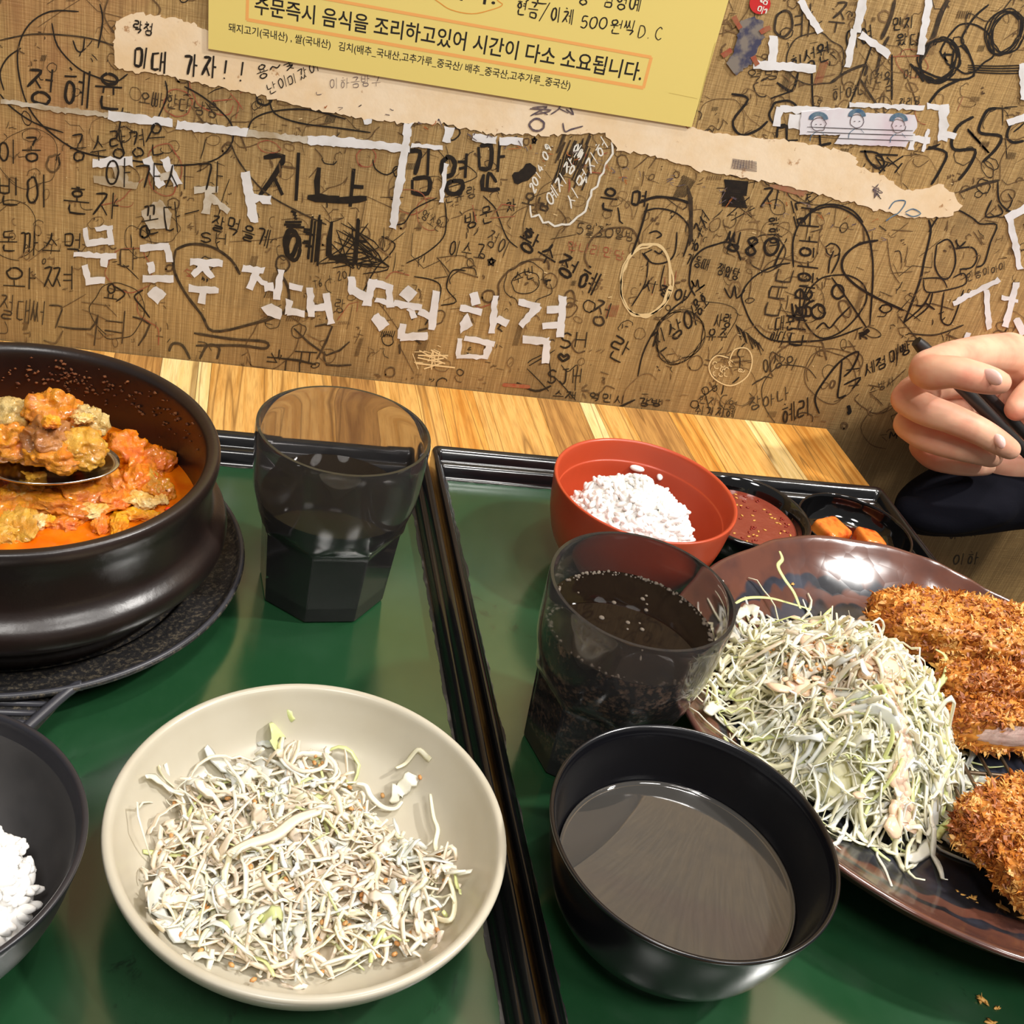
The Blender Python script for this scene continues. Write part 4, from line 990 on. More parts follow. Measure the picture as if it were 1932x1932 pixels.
VC = {'ㅘ': 'ㅗㅏ', 'ㅙ': 'ㅗㅐ', 'ㅚ': 'ㅗㅣ', 'ㅝ': 'ㅜㅓ', 'ㅞ': 'ㅜㅔ', 'ㅟ': 'ㅜㅣ', 'ㅢ': 'ㅡㅣ'}
def put(st, x0, y0, x1, y1): return [[(x0+(x1-x0)*x, y0+(y1-y0)*y) for x, y in s] for s in st]
LAT = {'S': [[(.85, .85), (.5, 1), (.15, .8), (.3, .55), (.7, .45), (.85, .2), (.5, 0), (.12, .15)]], 'H': [[(.15, 1), (.15, 0)], [(.85, 1), (.85, 0)], [(.15, .5), (.85, .5)]], 'J': [[(.3, 1), (.9, 1)], [(.65, 1), (.65, .2), (.4, 0), (.1, .2)]],
       'D': [[(.15, 1), (.15, 0), (.6, .05), (.9, .45), (.6, .95), (.1, 1)]], 'C': [[(.9, .85), (.6, 1), (.2, .7), (.2, .25), (.6, 0), (.95, .15)]], '.': [[(.3, .0), (.38, .06)]], '/': [[(.85, 1.1), (.1, -.15)]], '!': [[(.5, 1), (.45, .3)], [(.42, .02), (.46, .06)]],
       '5': [[(.85, 1), (.3, 1), (.22, .55), (.6, .62), (.85, .35), (.6, .02), (.15, .1)]], '0': [circ], '1': [[(.5, 1), (.5, 0)]], '2': [[(.15, .8), (.5, 1), (.8, .75), (.15, 0), (.9, 0)]], '3': [[(.2, 1), (.8, .95), (.45, .55), (.85, .25), (.2, 0)]], '4': [[(.6, 1), (.1, .35), (.9, .35)], [(.65, .7), (.65, 0)]],
       '8': [[(.8, .8), (.5, 1), (.2, .78), (.8, .25), (.5, 0), (.2, .25), (.8, .8)]], '9': [[(.8, .75), (.5, 1), (.2, .75), (.5, .5), (.8, .75), (.7, 0)]], '6': [[(.7, 1), (.25, .5), (.3, .05), (.75, .1), (.7, .45), (.28, .4)]], '~': [[(.05, .45), (.3, .6), (.65, .4), (.95, .55)]], '-': [[(.1, .5), (.9, .5)]], '>': [[(.1, .9), (.9, .5), (.1, .1)]], '<': [[(.9, .9), (.1, .5), (.9, .1)]],
       'R': [[(.15, 0), (.15, 1), (.75, .9), (.7, .5), (.15, .45), (.9, 0)]], 'M': [[(.1, 0), (.15, 1), (.5, .4), (.85, 1), (.9, 0)]], 'P': [[(.15, 0), (.15, 1), (.8, .85), (.7, .5), (.15, .45)]], '*': [[(.5, 1), (.2, 0), (.95, .65), (.05, .65), (.8, 0), (.5, 1)]], 'v': [[(.5, .1), (.08, .6), (.25, .95), (.5, .7), (.75, .95), (.92, .6), (.5, .1)]]}
def glyph(ch):
    o = ord(ch)
    if not 0xAC00 <= o <= 0xD7A3: return LAT.get(ch) or CO.get(ch) or VH.get(ch) or []
    o -= 0xAC00; c = CHO[o//588]; v = JUNG[(o % 588)//28]; f = JONG[o % 28]; yb = .40 if f != ' ' else 0.0; out = []
    if v in VV_: out += put(CO[c], .04, yb+.04, .56, .96 if f == ' ' else .98)+put(VV_[v], .56, yb-.02, 1.0, 1.02)
    elif v in VH:
        m = yb+(1-yb)*.40; out += put(CO[c], .2, m+.02, .82, 1.0)+put(VH[v], .02, yb, .98, m+.04)
    else:
        a, b = VC[v]; m = yb+(1-yb)*.42; out += put(CO[c], .06, m, .6, 1.0)+put(VH[a], .0, yb, .66, m+.02)+put(VV_[b], .62, yb-.02, 1.0, 1.02)
    if f != ' ':
        fs = COMB.get(f, f)
        if len(fs) == 1: out += put(CO[fs], .2, .0, .88, .36)
        else: out += put(CO[fs[0]], .1, .0, .52, .36)+put(CO[fs[1]], .54, .0, .95, .36)
    return out
IR = random.Random(99)
INK = {}
def ribbon(ink, pts, w, off=.00025, sub=4, jit=0, taper=True):
    mb = INK.setdefault(ink, MB()); C = crom(pts, sub) if len(pts) > 2 and sub > 1 else [np.array(p, float) for p in pts]
    n = len(C); L = []; off += IR.random()*.00012
    ph = IR.random()*50
    for i, p in enumerate(C):
        t = C[min(i+1, n-1)]-C[max(i-1, 0)]; t = t/(np.hypot(*t)+1e-9); nn = np.array((-t[1], t[0]))
        ww = w*.5*(1+.25*noise.noise(Vector((ph+i*.6, 0, 0))))*(.62 if taper and i in (0, n-1) else 1)
        q = p+nn*0
        L.append((W(*(q+nn*ww), off), W(*(q-nn*ww), off)))
    V = [v for ab in L for v in ab]
    mb.add([tuple(v) for v in V], [(2*i, 2*i+1, 2*i+3, 2*i+2) for i in range(n-1)])
def text(s, x0, y0, x1, y1, h, w, ink='black', up=None, jit=.06, off=.00025, sp=.88):
    a = np.array((x0, y0), float); b = np.array((x1, y1), float); n = len(s); d = (b-a)/n
    if up is None:
        u = np.array((199.-x0, 3635.-y0)); u = -u/np.hypot(*u); t = d/np.hypot(*d); pn = np.array((t[1], -t[0])); u = u*.4+pn*.6; u /= np.hypot(*u)
    else: u = np.array(up, float)/np.hypot(*up)
    u = u*h
    for i, ch in enumerate(s):
        if ch == ' ': continue
        j = [IR.gauss(0, jit) for _ in range(4)]
        for st in glyph(ch):
            pts = [a+d*(i+(x*sp+j[0]*.5))*1.0+u*(y*(1+j[1])+j[2]*.6)+np.array((IR.gauss(0, h*.012), IR.gauss(0, h*.012))) for x, y in st]
            straight = len(st) <= 3 and ch not in 'SJDC'
            ribbon(ink, pts, w, off, 3 if not straight else 2)
def line(ink, w, *pts, **kw): ribbon(ink, [(p[0], p[1]) for p in pts], w, **kw)
def Z1(*p): return [(x/2.76, y/2.76) for x, y in p]
def Z2(*p): return [(600+x/2.76, y/2.76) for x, y in p]
def Z3(*p): return [(1232+x/2.76, y/2.76) for x, y in p]
def Z4(*p): return [(1180+x/2.569, 360+y/2.569) for x, y in p]
def Z5(*p): return [(1380+x/3.5, y/3.5) for x, y in p]
def oval(cx, cy, rx, ry, turns=1.0, rot=0, wob=.05, n=14, ph=0):
    o = []
    for i in range(int(n*turns)+1):
        a = ph+2*PI*i/n; q = 1+IR.gauss(0, wob); x, y = rx*q*math.cos(a), ry*q*math.sin(a); o.append((cx+x*math.cos(rot)-y*math.sin(rot), cy+x*math.sin(rot)+y*math.cos(rot)))
    return o
# faint tangle of old scribbles everywhere (no legible words)
def scrib(ink, x, y, s, w):
    t = IR.random(); r = IR.uniform(0, PI)
    if t < .30: ribbon(ink, oval(x, y, s, s*IR.uniform(.5, 1), IR.choice([.6, 1, 1.1]), r), w, .0002)
    elif t < .62:
        a = IR.uniform(0, 2*PI); pts = [(x, y)]
        for _ in range(IR.randint(1, 4)):
            a += IR.gauss(0, 1.3); x += s*IR.uniform(.5, 1.2)*math.cos(a); y += s*IR.uniform(.5, 1.2)*math.sin(a); pts.append((x, y))
        ribbon(ink, pts, w, .0002, IR.choice([1, 4]))
    elif t < .93:
        for _ in range(IR.randint(2, 4)):
            a = IR.choice([.1, 1.6, 1.7, -.1, .8, -.7])+IR.gauss(0, .15); L = s*IR.uniform(.5, 1.1); q, p = x+IR.gauss(0, s*.5), y+IR.gauss(0, s*.5)
            ribbon(ink, [(q, p), (q+L*.5*math.cos(a)+1, p+L*.5*math.sin(a)), (q+L*math.cos(a), p+L*math.sin(a))], w, .0002, 2)
    else:
        for i in range(7): ribbon(ink, [(x+i*w*1.2, y), (x+i*w*1.2+s*.3, y-s)], w*.8, .0002, 1)
for i in range(2500):
    x = IR.uniform(-150, 2050); y = IR.uniform(-330, 830)
    if x < 1250 and y < .105*x+30 and x > 380: continue
    if y > .107*x+635 and x < 1600: continue
    dens = 1.0 if x > 1250 else (.55 if x < 450 else .8)
    if IR.random() > dens: continue
    ink = IR.choice(['faded', 'faded', 'faded', 'pale', 'black', 'faded2'])
    scrib(ink, x, y, IR.uniform(5, 17) if IR.random() < .85 else IR.uniform(25, 60), IR.uniform(.9, 2.2) if IR.random() < .85 else IR.uniform(2.2, 4.2))
for i in range(260):       # wall beyond the frame, seen only as reflections
    x = IR.uniform(-150, 2050); y = IR.uniform(-1500, -300); scrib('black', x, y, IR.uniform(15, 60), IR.uniform(2, 8))
for i in range(40): scrib('red', IR.uniform(0, 1900), IR.uniform(100, 600), IR.uniform(15, 50), IR.uniform(1, 2.5))
# left part
T_ = text
T_('정혜윤', 50, 190, 240, 214, 66, 5.5); T_('오빠한다남음', 260, 192, 412, 224, 27, 2.6, 'faded2')
T_('이공', -2, 306, 82, 306, 46, 3.6); T_('공수량경은', 132, 306, 318, 292, 54, 3.4, off=.0009); T_('아가시가', 196, 352, 428, 362, 50, 3.6, off=.0009)
T_('빈이', -4, 388, 98, 392, 52, 4); T_('혼자', 118, 402, 232, 414, 52, 4); T_('꼰다-', 272, 446, 385, 424, 54, 3.6, off=.0009); T_('잘먹을게', 396, 432, 508, 468, 30, 3.2); T_('SH', 374, 456, 432, 462, 18, 2.6)
T_('돈까스먹', -4, 478, 160, 486, 46, 3.4); T_('다', 222, 506, 264, 508, 42, 3.4, 'faded2'); T_('와쪄', 6, 542, 150, 548, 42, 3.6); T_('요', 196, 566, 225, 570, 34, 3); T_('절대써ㄱ', -4, 600, 120, 622, 44, 3, 'faded2')
line('black', 3.2, *Z1((595, 1490), (650, 1530), (605, 1570))); line('black', 3.2, *Z1((745, 1510), (700, 1545), (740, 1600), (780, 1655)))
T_('미대 가자!!', 250, 128, 474, 158, 38, 5.4, 'black', off=.0009); T_('락첨', 250, 62, 290, 68, 24, 3, 'black', off=.0009); T_('용~꽃', 487, 152, 560, 126, 26, 2.4, 'black', off=.0009); T_('난이미갔어', 507, 180, 604, 132, 20, 2, 'black', off=.0009)
for c in (Z1((410, 60), (260, 60), (150, 130), (95, 250), (100, 400), (150, 560), (250, 680), (420, 790), (650, 830), (900, 860), (1100, 840), (1200, 760), (1210, 660), (1150, 580), (1050, 500), (960, 450)),
          Z1((270, 120), (300, 240), (400, 350), (500, 400), (600, 425), (665, 385)), Z1((0, 210), (150, 180), (300, 180), (470, 200), (600, 240)), Z1((0, 490), (60, 560), (180, 640), (330, 690)), Z1((20, 470), (0, 380), (40, 300), (110, 250)),
          Z1((380, 210), (400, 262), (430, 265), (440, 200)), Z1((520, 20), (535, 110), (510, 250)), Z1((1400, 500), (1430, 590), (1560, 640), (1750, 665), (1930, 690)), Z1((1290, 680), (1320, 620), (1420, 580), (1600, 570), (1800, 620)),
          Z1((1200, 740), (1250, 850), (1380, 1000), (1550, 1100), (1700, 1170)), Z1((640, 560), (620, 700), (650, 800)), Z1((860, 420), (870, 500), (820, 620), (760, 740))):
    line('black' if IR.random() < .7 else 'faded2', 3.0, *c)
for c in (Z1((915, 1300), (990, 1272), (1100, 1285), (1200, 1350), (1250, 1430)), Z1((915, 1300), (905, 1400), (960, 1520), (1050, 1640), (1110, 1725), (1300, 1690), (1480, 1625), (1500, 1500), (1440, 1400)), Z1((1010, 1735), (1200, 1765), (1380, 1780), (1380, 1815), (1250, 1800), (1020, 1800)), Z1((880, 1830), (900, 1790), (950, 1800), (990, 1870)), Z1((1040, 1870), (1080, 1800), (1140, 1810), (1130, 1870))):
    line('faded2', 5, *c)
T_('지', 484, 372, 590, 376, 80, 10); T_('나', 588, 384, 700, 400, 74, 11); line('black', 13, (580, 372), (640, 378), (692, 374), sub=3)
for i in range(3): T_('혜나', 522+i*4, 486+i*3, 700, 500, 84, 7)
for i in range(16): line('black', 2.2, (650+IR.gauss(0, 18), 440+IR.gauss(0, 14)), (690+IR.gauss(0, 25), 490+IR.gauss(0, 10)), (640+IR.gauss(0, 25), 500+IR.gauss(0, 12)))
T_('김영만', 762, 366, 960, 356, 84, 8.5); line('black', 24, (968, 338), (990, 330), (1006, 312), sub=3); line('black', 6, *Z2((880, 990), (890, 900), (930, 950)))
T_('단유랑', 838, 384, 902, 372, 22, 2.2, 'faded2'); T_('방문', 878, 432, 935, 414, 30, 3); T_('차', 955, 402, 978, 396, 22, 2.6); T_('이수고', 846, 480, 914, 494, 32, 2.4); T_('정이', 915, 462, 955, 484, 30, 2.4, 'faded2'); T_('*', 918, 500, 936, 502, 16, 3); T_('*', 1002, 270, 1014, 271, 12, 2.6)
T_('수빈', 968, 536, 1012, 522, 22, 2.4); line('faded2', 1.6, *oval(992, 536, 40, 42, 1, 0, .09, 20)); line('black', 1.6, *oval(992, 534, 26, 20, 1, -.3))
T_('황수정혜', 970, 462, 1122, 560, 40, 5); T_('정', 1110, 606, 1148, 620, 48, 4, 'faded2'); T_('란', 1142, 668, 1180, 690, 46, 3.6); T_('오남', 984, 386, 1040, 400, 24, 3.6, 'faded2'); T_('은', 1128, 394, 1166, 398, 42, 4.5); T_('며', 1188, 388, 1224, 390, 28, 5)
T_('5월30일밤', 1084, 440, 1196, 456, 20, 1.8, 'faded2'); T_('만나리만담', 1068, 470, 1180, 492, 18, 1.8, 'red'); T_('SH', 1052, 656, 1112, 658, 28, 3.4); T_('v', 1052, 682, 1078, 684, 17, 5); T_('SJH', 1030, 724, 1100, 722, 26, 3)
T_('영소원', 792, 412, 830, 440, 20, 1.8, 'faded2'); T_('16.1.20', 592, 545, 656, 524, 15, 1.8, 'faded2'); T_('랑', 630, 590, 652, 592, 26, 2, 'faded2')
for c in (Z2((660, 1050), (668, 1150), (650, 1240), (560, 1320), (460, 1370)), Z2((860, 1020), (920, 1080), (940, 1130), (985, 1240), (1040, 1290)), Z2((330, 1230), (400, 1270), (370, 1330), (300, 1400), (220, 1550)), Z2((770, 1410), (700, 1410), (670, 1500), (720, 1570), (640, 1590)), Z2((500, 1440), (600, 1460), (640, 1500), (620, 1600)), Z2((285, 830), (300, 880), (360, 910), (420, 870)), Z2((390, 1170), (450, 1160), (500, 1090), (620, 1030))):
    line('black', 2.4, *c)
# dark blot with white pen note in a zigzag cloud
for i in range(26):
    x = IR.uniform(1040, 1110); y = IR.uniform(270, 360); line('faded2', 5, (x, y), (x+14, y-34), sub=1)
for i in range(8): line('black', 4, (1046+i*6, 345-i*5), (1058+i*6, 300-i*5), sub=1)
T_('2014.09.', 1008, 366, 1046, 268, 15, 3, 'white', off=.0004); T_('예지장을', 1040, 392, 1106, 282, 24, 3.2, 'white', off=.0004); T_('시먹지허', 1078, 396, 1150, 268, 23, 3.2, 'white', off=.0004)
line('white', 4, *Z2((1105, 1070), (1112, 1130), (1150, 1118), (1172, 1160), (1200, 1155), (1232, 1178), (1270, 1168), (1310, 1168), (1350, 1130), (1392, 1100), (1405, 1050), (1422, 1020), (1425, 990), (1455, 970), (1468, 920), (1486, 900), (1500, 850), (1535, 800), (1528, 740)), off=.0004, sub=2)
# bottom row by the table
T_('스재 역민시 감방', 1042, 750, 1250, 768, 15, 2.6); T_('현지나영', 1316, 760, 1392, 772, 15, 1.6, 'faded2'); T_('쉬기지혜', 1310, 780, 1386, 788, 15, 2.2); T_('장아나', 1412, 778, 1492, 752, 24, 2.6, 'faded2'); T_('혜리', 1474, 802, 1534, 782, 36, 3.6)
line('red', 7, (948, 726), (975, 728), (1000, 730)); line('black', 4, (975, 722), (1010, 738), (1040, 728)); T_('ㅗㅠ', 504, 682, 600, 690, 26, 4); line('black', 4, (503, 682), (522, 684), (512, 666), sub=1); line('black', 4.4, (519, 675), (562, 680), (596, 688), sub=1); line('black', 4, (540, 680), (538, 700), sub=1); line('black', 4, (565, 682), (565, 702), sub=1)
for c in (Z1((300, 1700), (470, 1715), (510, 1640)), Z1((510, 1640), (490, 1800)), Z1((550, 1670), (640, 1680)), Z1((545, 1720), (640, 1735)), Z1((650, 1620), (635, 1790)), Z1((690, 1650), (780, 1690), (720, 1800)), Z1((1530, 1710), (1700, 1850), (1820, 1780)), Z1((1640, 1700), (1730, 1700), (1650, 1870)), Z1((1690, 1830), (1700, 1900), (1830, 1900))):
    line('faded2', 4, *c, sub=2)
# right part
T_('희성원 여여', 1492, 142, 1652, 76, 36, 3.4); line('faded2', 2.4, *oval(1538, 112, 54, 50, 1.05)); T_('민지', 1684, 58, 1726, 52, 22, 2.8); T_('왔다', 1690, 88, 1738, 84, 24, 2.8); T_('예', 1454, 78, 1540, 66, 62, 4.6, 'faded2'); T_('주', 1558, 60, 1596, 66, 60, 4.6, 'faded2'); T_('역병', 1408, 152, 1474, 150, 22, 2, 'faded2')
T_('하여나 감', 1570, 190, 1690, 168, 24, 2.4, 'faded2'); T_('사천의 여기', 1630, 160, 1740, 146, 20, 2.2, 'faded2'); T_('자리당', 1696, 200, 1738, 196, 15, 2, 'faded2')
T_('지', 1432, 392, 1476, 394, 38, 4); T_('하하이', 1450, 410, 1452, 470, 18, 3, 'black', up=(1, -.1)); T_('느트', 1486, 380, 1500, 436, 28, 4, 'black', up=(1, -.15)); T_('씽80', 1366, 474, 1470, 488, 36, 5); T_('기동때 잼있당', 1292, 498, 1394, 530, 22, 2.4)
T_('공구서', 1312, 480, 1340, 410, 24, 3.2, 'black'); T_('시정아', 1212, 548, 1298, 574, 24, 3.4); T_('진상아', 1236, 670, 1326, 606, 38, 3.6); line('faded2', 1.3, *oval(1282, 634, 44, 50, 4.2, .5, .07)); T_('용호', 1318, 600, 1340, 572, 28, 3.2); T_('사랑', 1346, 616, 1380, 618, 26, 2.6); T_('유주', 1332, 642, 1374, 644, 24, 2.6)
for i in range(22): line('black', 2.2, (1388+i*2, 612+i*1.6), (1396+i*2+IR.gauss(0, 3), 632+i*1.6+IR.gauss(0, 6)), sub=1)
T_('스하하H', 1500, 588, 1512, 380, 34, 4.4, 'black', up=(1, .1)); T_('ㄷHRS', 1484, 650, 1506, 540, 30, 4.2, 'black', up=(1, .1)); T_('ㄷㅂㄷ', 1440, 596, 1466, 500, 34, 4, 'faded2', up=(1, .1)); T_('RH', 1482, 600, 1512, 530, 32, 4.6, 'black', up=(1, .15)); T_('하다', 1450, 640, 1480, 650, 26, 2.8); T_('대문', 1462, 626, 1500, 622, 28, 3); T_('이상', 1440, 706, 1480, 690, 28, 2.6, 'faded2'); T_('위', 1478, 690, 1500, 700, 24, 2.4, 'faded2')
T_('세점마빵', 1632, 712, 1722, 664, 24, 3); T_('스방사', 1640, 744, 1690, 726, 16, 1.6, 'faded2'); T_('인뿜이아이', 1824, 532, 1900, 506, 14, 1.6, 'faded2'); T_('M', 1676, 828, 1694, 828, 14, 2.4); T_('야유가', 1790, 1018, 1846, 1010, 22, 2.4, 'faded2'); T_('이하', 1796, 1068, 1848, 1064, 22, 2.4, 'faded2')
F2, B2 = 'faded2', 'black'
for ink, w_, c in ((B2, 3.4, Z4((815, 370), (812, 250), (850, 150), (930, 90), (1020, 78), (1110, 120), (1170, 200), (1195, 300), (1200, 420), (1185, 650))), (B2, 3, Z4((800, 350), (720, 365), (620, 420), (565, 500), (580, 570), (620, 650), (700, 720), (850, 732), (1000, 715), (1150, 660))),
        (B2, 4.6, Z4((1225, 240), (1130, 260), (1060, 320), (1055, 390), (1120, 460), (1220, 520), (1350, 580))), (B2, 4.2, Z4((1470, 140), (1480, 200), (1450, 330), (1430, 430), (1390, 540), (1350, 640))), (B2, 3, Z4((1350, 640), (1440, 560), (1480, 490))),
        (B2, 3, Z4((1000, 410), (1080, 410), (1150, 450), (1170, 520), (1130, 600), (1050, 680), (960, 715), (900, 680), (860, 600), (880, 500), (940, 430), (1000, 410))), (B2, 4.4, [(x, y) for x, y in oval(1180+1030/2.569, 360+490/2.569, 11, 13)]), (B2, 4.8, oval(1180+935/2.569, 360+585/2.569, 13, 13)),
        (B2, 3.2, Z4((925, 670), (960, 640), (990, 665), (1030, 620), (1090, 560))), (B2, 3, Z4((1000, 420), (1080, 530), (1170, 665))), (B2, 3, Z4((985, 400), (990, 340), (1010, 290))), (B2, 3, Z4((1000, 400), (1030, 340), (1040, 300))), (B2, 4, Z4((720, 370), (740, 320), (770, 260))),
        (B2, 3, Z4((1510, 260), (1500, 360), (1530, 420), (1570, 420), (1600, 350), (1590, 270), (1560, 235), (1510, 260))), (B2, 3, Z4((1600, 280), (1680, 275), (1705, 320), (1680, 370), (1620, 380))), (B2, 3, Z4((1470, 200), (1530, 110), (1600, 90), (1680, 130), (1720, 160), (1800, 165), (1770, 250), (1740, 350), (1700, 370))),
        (B2, 2.6, Z4((1445, 430), (1460, 490), (1560, 480), (1650, 450), (1640, 400), (1590, 420))), (B2, 2.6, Z4((1440, 425), (1530, 425), (1560, 470))), (B2, 2.8, Z4((1490, 490), (1470, 560), (1400, 620))), (B2, 2.8, Z4((1545, 490), (1530, 620), (1570, 650), (1600, 600), (1640, 480))), (B2, 3, Z4((1600, 240), (1620, 270), (1650, 245))), (B2, 3, Z4((1610, 275), (1605, 235))),
        (B2, 3, Z4((60, 900), (85, 790), (140, 680), (220, 580), (300, 520))), (B2, 2.6, Z4((300, 520), (330, 460), (320, 435), (340, 465), (350, 430), (358, 470), (385, 455), (340, 490))), (B2, 3, Z4((480, 470), (510, 520), (530, 460), (540, 520), (580, 480))),
        (B2, 5, Z4((60, 60), (150, 30), (250, 40), (310, 60))), (B2, 4, Z4((110, 60), (70, 200), (30, 310))), (B2, 3, Z4((90, 100), (160, 85), (250, 110), (310, 180), (300, 260), (280, 320))), (B2, 3, Z4((80, 300), (130, 350), (200, 345), (240, 300), (250, 200))), (B2, 3, Z4((115, 205), (150, 195), (175, 215), (150, 230))), (B2, 3, Z4((140, 290), (165, 305), (180, 290))), (B2, 2.4, Z4((110, 350), (95, 450), (30, 560))), (B2, 2.4, Z4((190, 360), (170, 460), (190, 500))),
        (B2, 3.6, Z4((940, 1080), (920, 1000), (980, 900), (1050, 820), (1130, 780), (1100, 860), (1060, 900))), (B2, 3.4, Z4((1050, 820), (1040, 920), (1030, 1000), (1070, 990))), (B2, 3.4, Z4((1070, 870), (1135, 860))), (B2, 3.4, Z4((1060, 940), (1140, 905), (1100, 960))), (B2, 7, Z4((1080, 1040), (1088, 1070), (1076, 1080))),
        (B2, 4, Z4((1130, 690), (1185, 680))), (B2, 8, Z4((1135, 700), (1160, 690), (1180, 672))), (F2, 3, Z4((1370, 690), (1480, 700), (1550, 685), (1640, 650))),
        (B2, 5.6, Z5((1750, 715), (1690, 730), (1640, 830), (1650, 880), (1780, 900), (1750, 980), (1660, 1070))), (B2, 5.6, Z5((1600, 770), (1500, 830), (1455, 930), (1480, 990), (1610, 990), (1570, 1100), (1500, 1190))), (B2, 5, Z5((1930, 790), (1850, 820), (1820, 900), (1860, 940), (1932, 930))), (B2, 5, Z5((1300, 970), (1420, 1010), (1380, 1120), (1320, 1220))), (B2, 5, Z5((300, 545), (400, 600), (440, 480))), (B2, 4.6, Z5((400, 600), (260, 650))), (B2, 4.2, oval(1380+345/3.5, 215, 26, 25)),
        (B2, 4.6, Z5((0, 620), (110, 655), (10, 800), (60, 890), (170, 860), (240, 800))), (B2, 6, Z5((580, 860), (590, 980))), (B2, 5, Z5((520, 980), (590, 960), (660, 945))), (B2, 4.4, Z5((300, 910), (310, 840), (360, 830), (365, 930))), (B2, 5, Z5((330, 930), (440, 925))), (B2, 3.6, Z5((530, 440), (540, 700), (570, 760))), (B2, 3, Z5((720, 870), (760, 740), (850, 520), (940, 260))), (F2, 4, Z5((850, 520), (900, 600), (980, 720))), (F2, 5, Z5((650, 550), (770, 470), (890, 430), (880, 500))),
        (B2, 4, Z5((1210, 440), (1400, 520), (1600, 500), (1560, 330), (1520, 260), (1600, 120), (1700, 30))), (B2, 5, Z5((1300, 690), (1380, 590), (1520, 520))), (F2, 9, Z5((1250, 400), (1330, 250), (1380, 100), (1430, 0))), (F2, 7, Z5((990, 260), (1050, 120), (1080, 0))), (F2, 6, Z5((960, 480), (990, 340), (1040, 240))), (B2, 3.4, Z5((1060, 660), (1060, 480), (1060, 360))), (B2, 5, Z5((1180, 420), (1240, 490), (1270, 540))), (B2, 4, Z5((1560, 850), (1700, 1010), (1560, 860))), (F2, 5, Z5((1510, 1270), (1640, 1220), (1770, 1190))),
        (B2, 3.2, Z5((1760, 1200), (1770, 1330), (1850, 1400), (1930, 1390))), (B2, 3, Z5((1720, 1320), (1680, 1430), (1790, 1410), (1760, 1350))), (B2, 4, Z5((850, 1000), (960, 1010), (1010, 1080), (960, 1110), (900, 1050), (880, 990))), (B2, 3.4, Z5((470, 1470), (560, 1370), (680, 1350), (800, 1390), (870, 1470)))):
    line(ink, w_, *c)
for i in range(5): line('black', 3, *oval(1380+1370/3.5, 400/3.5, 30+i*2, 44-i, 1, .6, .08)); line('black', 2.6, *oval(1380+1810/3.5, 215/3.5, 24+i*3, 38+i*2, 1, .4, .05))
for i in range(4): line('black', 2.2, Z5((1560, 430+i*14))[0], Z5((1740, 436+i*16))[0], Z5((1930, 430+i*18))[0])
for i in range(12): line('black', 3, Z5((1380-i*4, 950+i*3))[0], Z5((1330-i*4, 965+i*2))[0], sub=1)
for i in range(9):
    x, y = Z5((890+IR.uniform(0, 60), 1000+IR.uniform(0, 20)))[0]; x2, y2 = Z5((1030+IR.uniform(0, 150), 1060+IR.uniform(0, 150)))[0]
    line('black', IR.uniform(3, 6), (x+IR.uniform(10, 60), y+IR.uniform(0, 26)), (x2-20, y2-IR.uniform(8, 20)), sub=1)
for i in range(9): line('black', 6, (1366+i*.6, 340+i*3), (1412-i*.4, 344+i*3), sub=1)
for i in range(9): line('black', 4.4, (1362, 362+i*3.2), (1402+i, 366+i*3.2), sub=1)
line('black', 3, (1372, 408), (1414, 372), (1418, 410), (1384, 382), (1424, 392), (1380, 416), sub=1)
for i in range(12): line('faded2', 3, (1296+i*.6, 350+i*6), (1306, 380+i*6), (1300, 420+i*4)); line('faded2', 1.8, (1270+i*2, 372), (1290+i*2, 330+i), sub=1)
for i in range(9): line('pink', 12, (1452+i*7, 350+IR.uniform(-5, 5)), (1500+i*3, 350+IR.uniform(0, 20)), sub=1)
line('scratch', 5, *oval(1219, 528, 46, 70, 1.0, .2, .03, 24), off=.0003); line('scratch', 3, *oval(1221, 530, 49, 66, 1.6, .2, .03, 24), off=.0003)
line('scratch', 2.4, *Z4((500, 810), (440, 800), (405, 850), (430, 910), (510, 945), (590, 900), (615, 820), (590, 765), (530, 770), (505, 820)), off=.0003)
for i in range(14): line('scratch', 1.6, *[(p[0], p[1]) for p in oval(1180+IR.uniform(430, 600)/2.569, 360+IR.uniform(830, 890)/2.569, 4, 4, .5, IR.uniform(0, 3))], off=.0003)
for i in range(60):
    x, y = IR.uniform(0, 1900), IR.uniform(150, 740)
    if y < .107*x+600: line('scratch', IR.uniform(1, 3), (x, y), (x+IR.uniform(-4, 8), y+IR.uniform(-2, 3)), sub=1, off=.0003)
for i in range(18): line('scratch', IR.uniform(2, 5), (770+IR.uniform(0, 80), 655+IR.uniform(0, 35)), (780+IR.uniform(0, 90), 660+IR.uniform(0, 38)), sub=1, off=.0003)
line('blue', 2.2, *Z5((1040, 1380), (1080, 1330), (1150, 1330), (1110, 1400), (1060, 1430), (1020, 1460)), off=.0009); line('blue', 2.2, *Z5((1150, 1400), (1200, 1380), (1250, 1410), (1200, 1430), (1150, 1410)), off=.0009)
for i in range(8): line('navy', 1.6, (1384+i*5, 302), (1380+i*5.5, 318), sub=1, off=.0009); line('navy', 1.6, (1382, 300+i*2.5), (1428, 306+i*2.5), sub=1, off=.0009)
for i in range(9): line('navy', 1.4, (1640+IR.uniform(0, 26), 345+IR.uniform(0, 30)), (1645+IR.uniform(0, 24), 350+IR.uniform(0, 28)), (1650+IR.uniform(0, 10), 360+IR.uniform(0, 10)), off=.0009)
